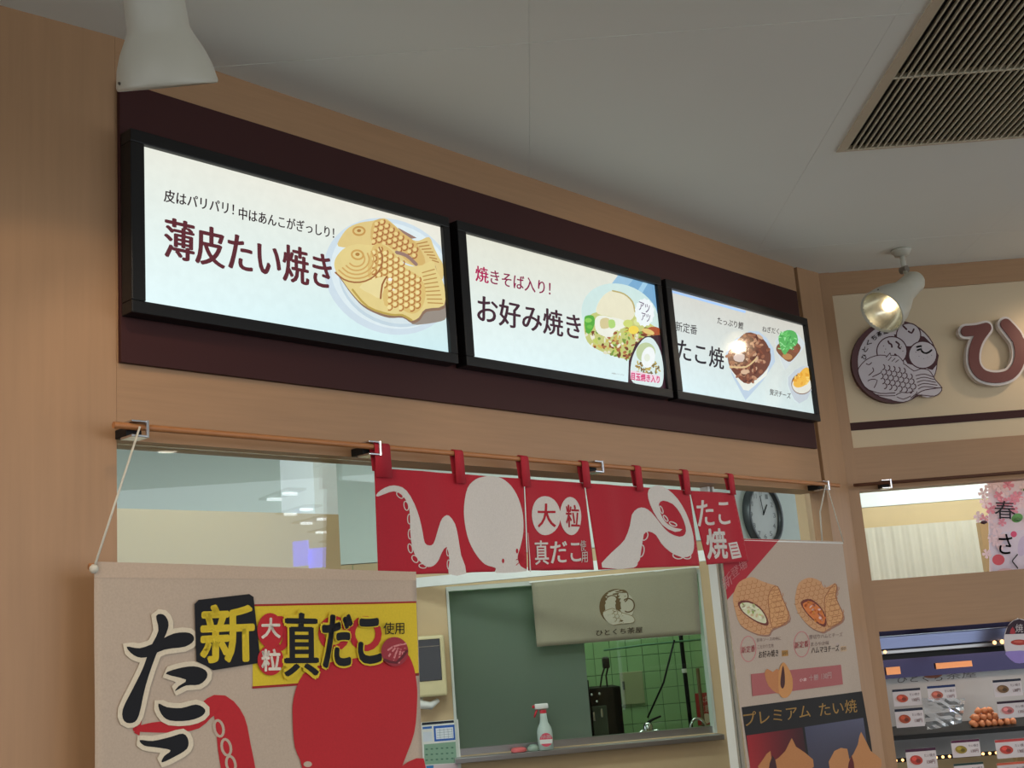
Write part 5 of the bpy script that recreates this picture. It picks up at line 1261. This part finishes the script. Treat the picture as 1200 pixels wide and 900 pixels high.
# sink bench and taps
bx_ = bx('sink_bench', (u0+0.02, -0.62, 0.66), (u1+0.2, -0.16, 0.80), STEEL, None, fI, 0.004); tag(bx_, 'steel sink bench behind the sink window', 'bench')
def tap(x, y, label, big):
    Pt = PI.off(-0.45); q = Pt.px(x, y); z0 = 0.80; f = lambda u, n, z: Pt.w(q[0]+u, n, z); zt2 = q[1]
    t = thing('sink_tap', label, 'tap', f(0, 0, z0))
    if big:
        bm = bmn(); lathe(bm, [(0, 0.03), (0.02, 0.03), (0.03, 0.028), (zt2-z0-0.04, 0.026), (zt2-z0-0.02, 0.028), (zt2-z0, 0.02), (zt2-z0+0.005, 0.002)], f(0, 0, z0), (0, 0, 1), 16); obj('body', bm, CHROME, t, True)
        bm = bmn(); tube(bm, [f(0, 0, zt2-0.05), f(-0.04, 0.02, zt2-0.045), f(-0.075, 0.03, zt2-0.07), f(-0.095, 0.03, zt2-0.13)], 0.016, 10); obj('spout', bm, CHROME, t, True)
        bm = bmn(); tube(bm, [f(0, 0, zt2-0.05), f(0.05, 0.02, zt2-0.05), f(0.09, 0.03, zt2-0.08), f(0.10, 0.03, zt2-0.13)], 0.014, 10); obj('spout', bm, CHROME, t, True)
        bm = bmn(); tube(bm, [f(0, 0, zt2), f(0.03, 0, zt2+0.015), f(0.08, 0, zt2+0.03)], [0.008, 0.007, 0.005], 8); obj('lever', bm, BLK, t, True)
    else:
        bm = bmn(); tube(bm, [f(-0.045, 0, z0), f(-0.045, 0, zt2-0.05)] + [f(-0.045*math.cos(math.pi*k/8), 0, zt2-0.05+0.05*math.sin(math.pi*k/8)) for k in range(1, 9)] + [f(0.045, 0, zt2-0.10)], 0.008, 10); obj('spout', bm, CHROME, t, True)
        bm = bmn(); lathe(bm, [(0, 0.022), (0.03, 0.022), (0.035, 0.012)], f(-0.045, 0, z0), (0, 0, 1), 14); obj('base', bm, CHROME, t, 'auto')
tap(759, 847, 'chrome mixer tap with two arms behind the clear pane', True)
tap(817, 842, 'chrome swan-neck tap at the right end of the bench', False)

# ================================================================ WHAT THE TRANSOM GLASS REFLECTS (behind the viewer)
gpl = PA.off(-0.030)
def mirror(p): return p-gpl.n*2*((p-gpl.o).dot(gpl.n))
TUBE = mat('fluorescent_tube', (255, 255, 250), 0.4, emit=((240, 248, 255), 5.0))
lab = 'nearest', 
names = ['nearest twin-tube ceiling light behind the viewer', 'second twin-tube ceiling light from the glass', 'third twin-tube ceiling light from the glass', 'fourth twin-tube ceiling light from the glass', 'farthest twin-tube ceiling light behind the viewer']
for nm, (x, y) in zip(names, ((331, 582), (350, 600), (369, 611), (386, 622), (398, 634))):
    v = onz(x, y, ZC-0.03); c = mirror(v)
    t = thing('ceiling_light', nm, 'light', Vector((c.x, c.y, ZC-0.001)), 'twin-tube ceiling lights')
    d = mirror(onz(x+8, y, ZC-0.03))-c; d.z = 0; d.normalize(); e = Vector((-d.y, d.x, 0)); L_ = 0.06
    f = lambda a_, b_, c_: c+d*a_+e*b_+Vector((0, 0, c_))
    bx('housing', (-L_-0.02, -0.30, 0.012), (L_+0.02, 0.30, 0.029), WHITE, t, f)
    for s_ in (-0.16, 0.16):
        bm = bmn(); tube(bm, [f(-L_, s_, 0), f(L_, s_, 0)], 0.012, 8); obj('tube', bm, TUBE, t, True)
for (xa, xb, ya, yb, lb) in ((346, 362, 633, 664, 'blue lit sign board across the food court, left one'), (364, 387, 641, 666, 'blue lit sign board across the food court, right one')):
    v0_, v1_ = EYE+ray(xa, yb)*(11.0/F), EYE+ray(xb, ya)*(11.0/F); c0, c1 = mirror(v0_), mirror(v1_)
    d = Vector((c1.x-c0.x, c1.y-c0.y, 0)); bm = bmn(); nn = Vector((-d.y, d.x, 0)).normalized()*0.03
    vv = [bm.verts.new(p) for p in (Vector((c0.x, c0.y, c0.z)), Vector((c1.x, c1.y, c0.z)), Vector((c1.x, c1.y, c1.z)), Vector((c0.x, c0.y, c1.z)))]
    v2 = [bm.verts.new(v.co+nn) for v in vv]
    for i in range(4): bm.faces.new((vv[i], vv[(i+1) % 4], v2[(i+1) % 4], v2[i]))
    bm.faces.new(vv); bm.faces.new(v2[::-1])
    tag(obj('sign_board', bm, mat('blue_sign', (150, 150, 255), 0.4, emit=((120, 130, 255), 5.0))), lb, 'sign')

v = onz(197, 530, ZC-0.01); c = mirror(v); c.z = ZC-0.001
t = thing('downlight', 'round recessed ceiling downlight reflected at the top left of the transom glass', 'light', c)
bm = bmn(); lathe(bm, [(0, 0.08), (0.006, 0.078), (0.007, 0.060), (0.004, 0.058)], c, (0, 0, -1), 24, False); obj('trim_ring', bm, WHITE, t, True)
bm = bmn(); lathe(bm, [(0.003, 0.001), (0.0045, 0.058)], c, (0, 0, -1), 24, False); obj('lens', bm, mat('downlight_lens', (255, 244, 220), 0.4, emit=((255, 244, 222), 6.0)), t, True)
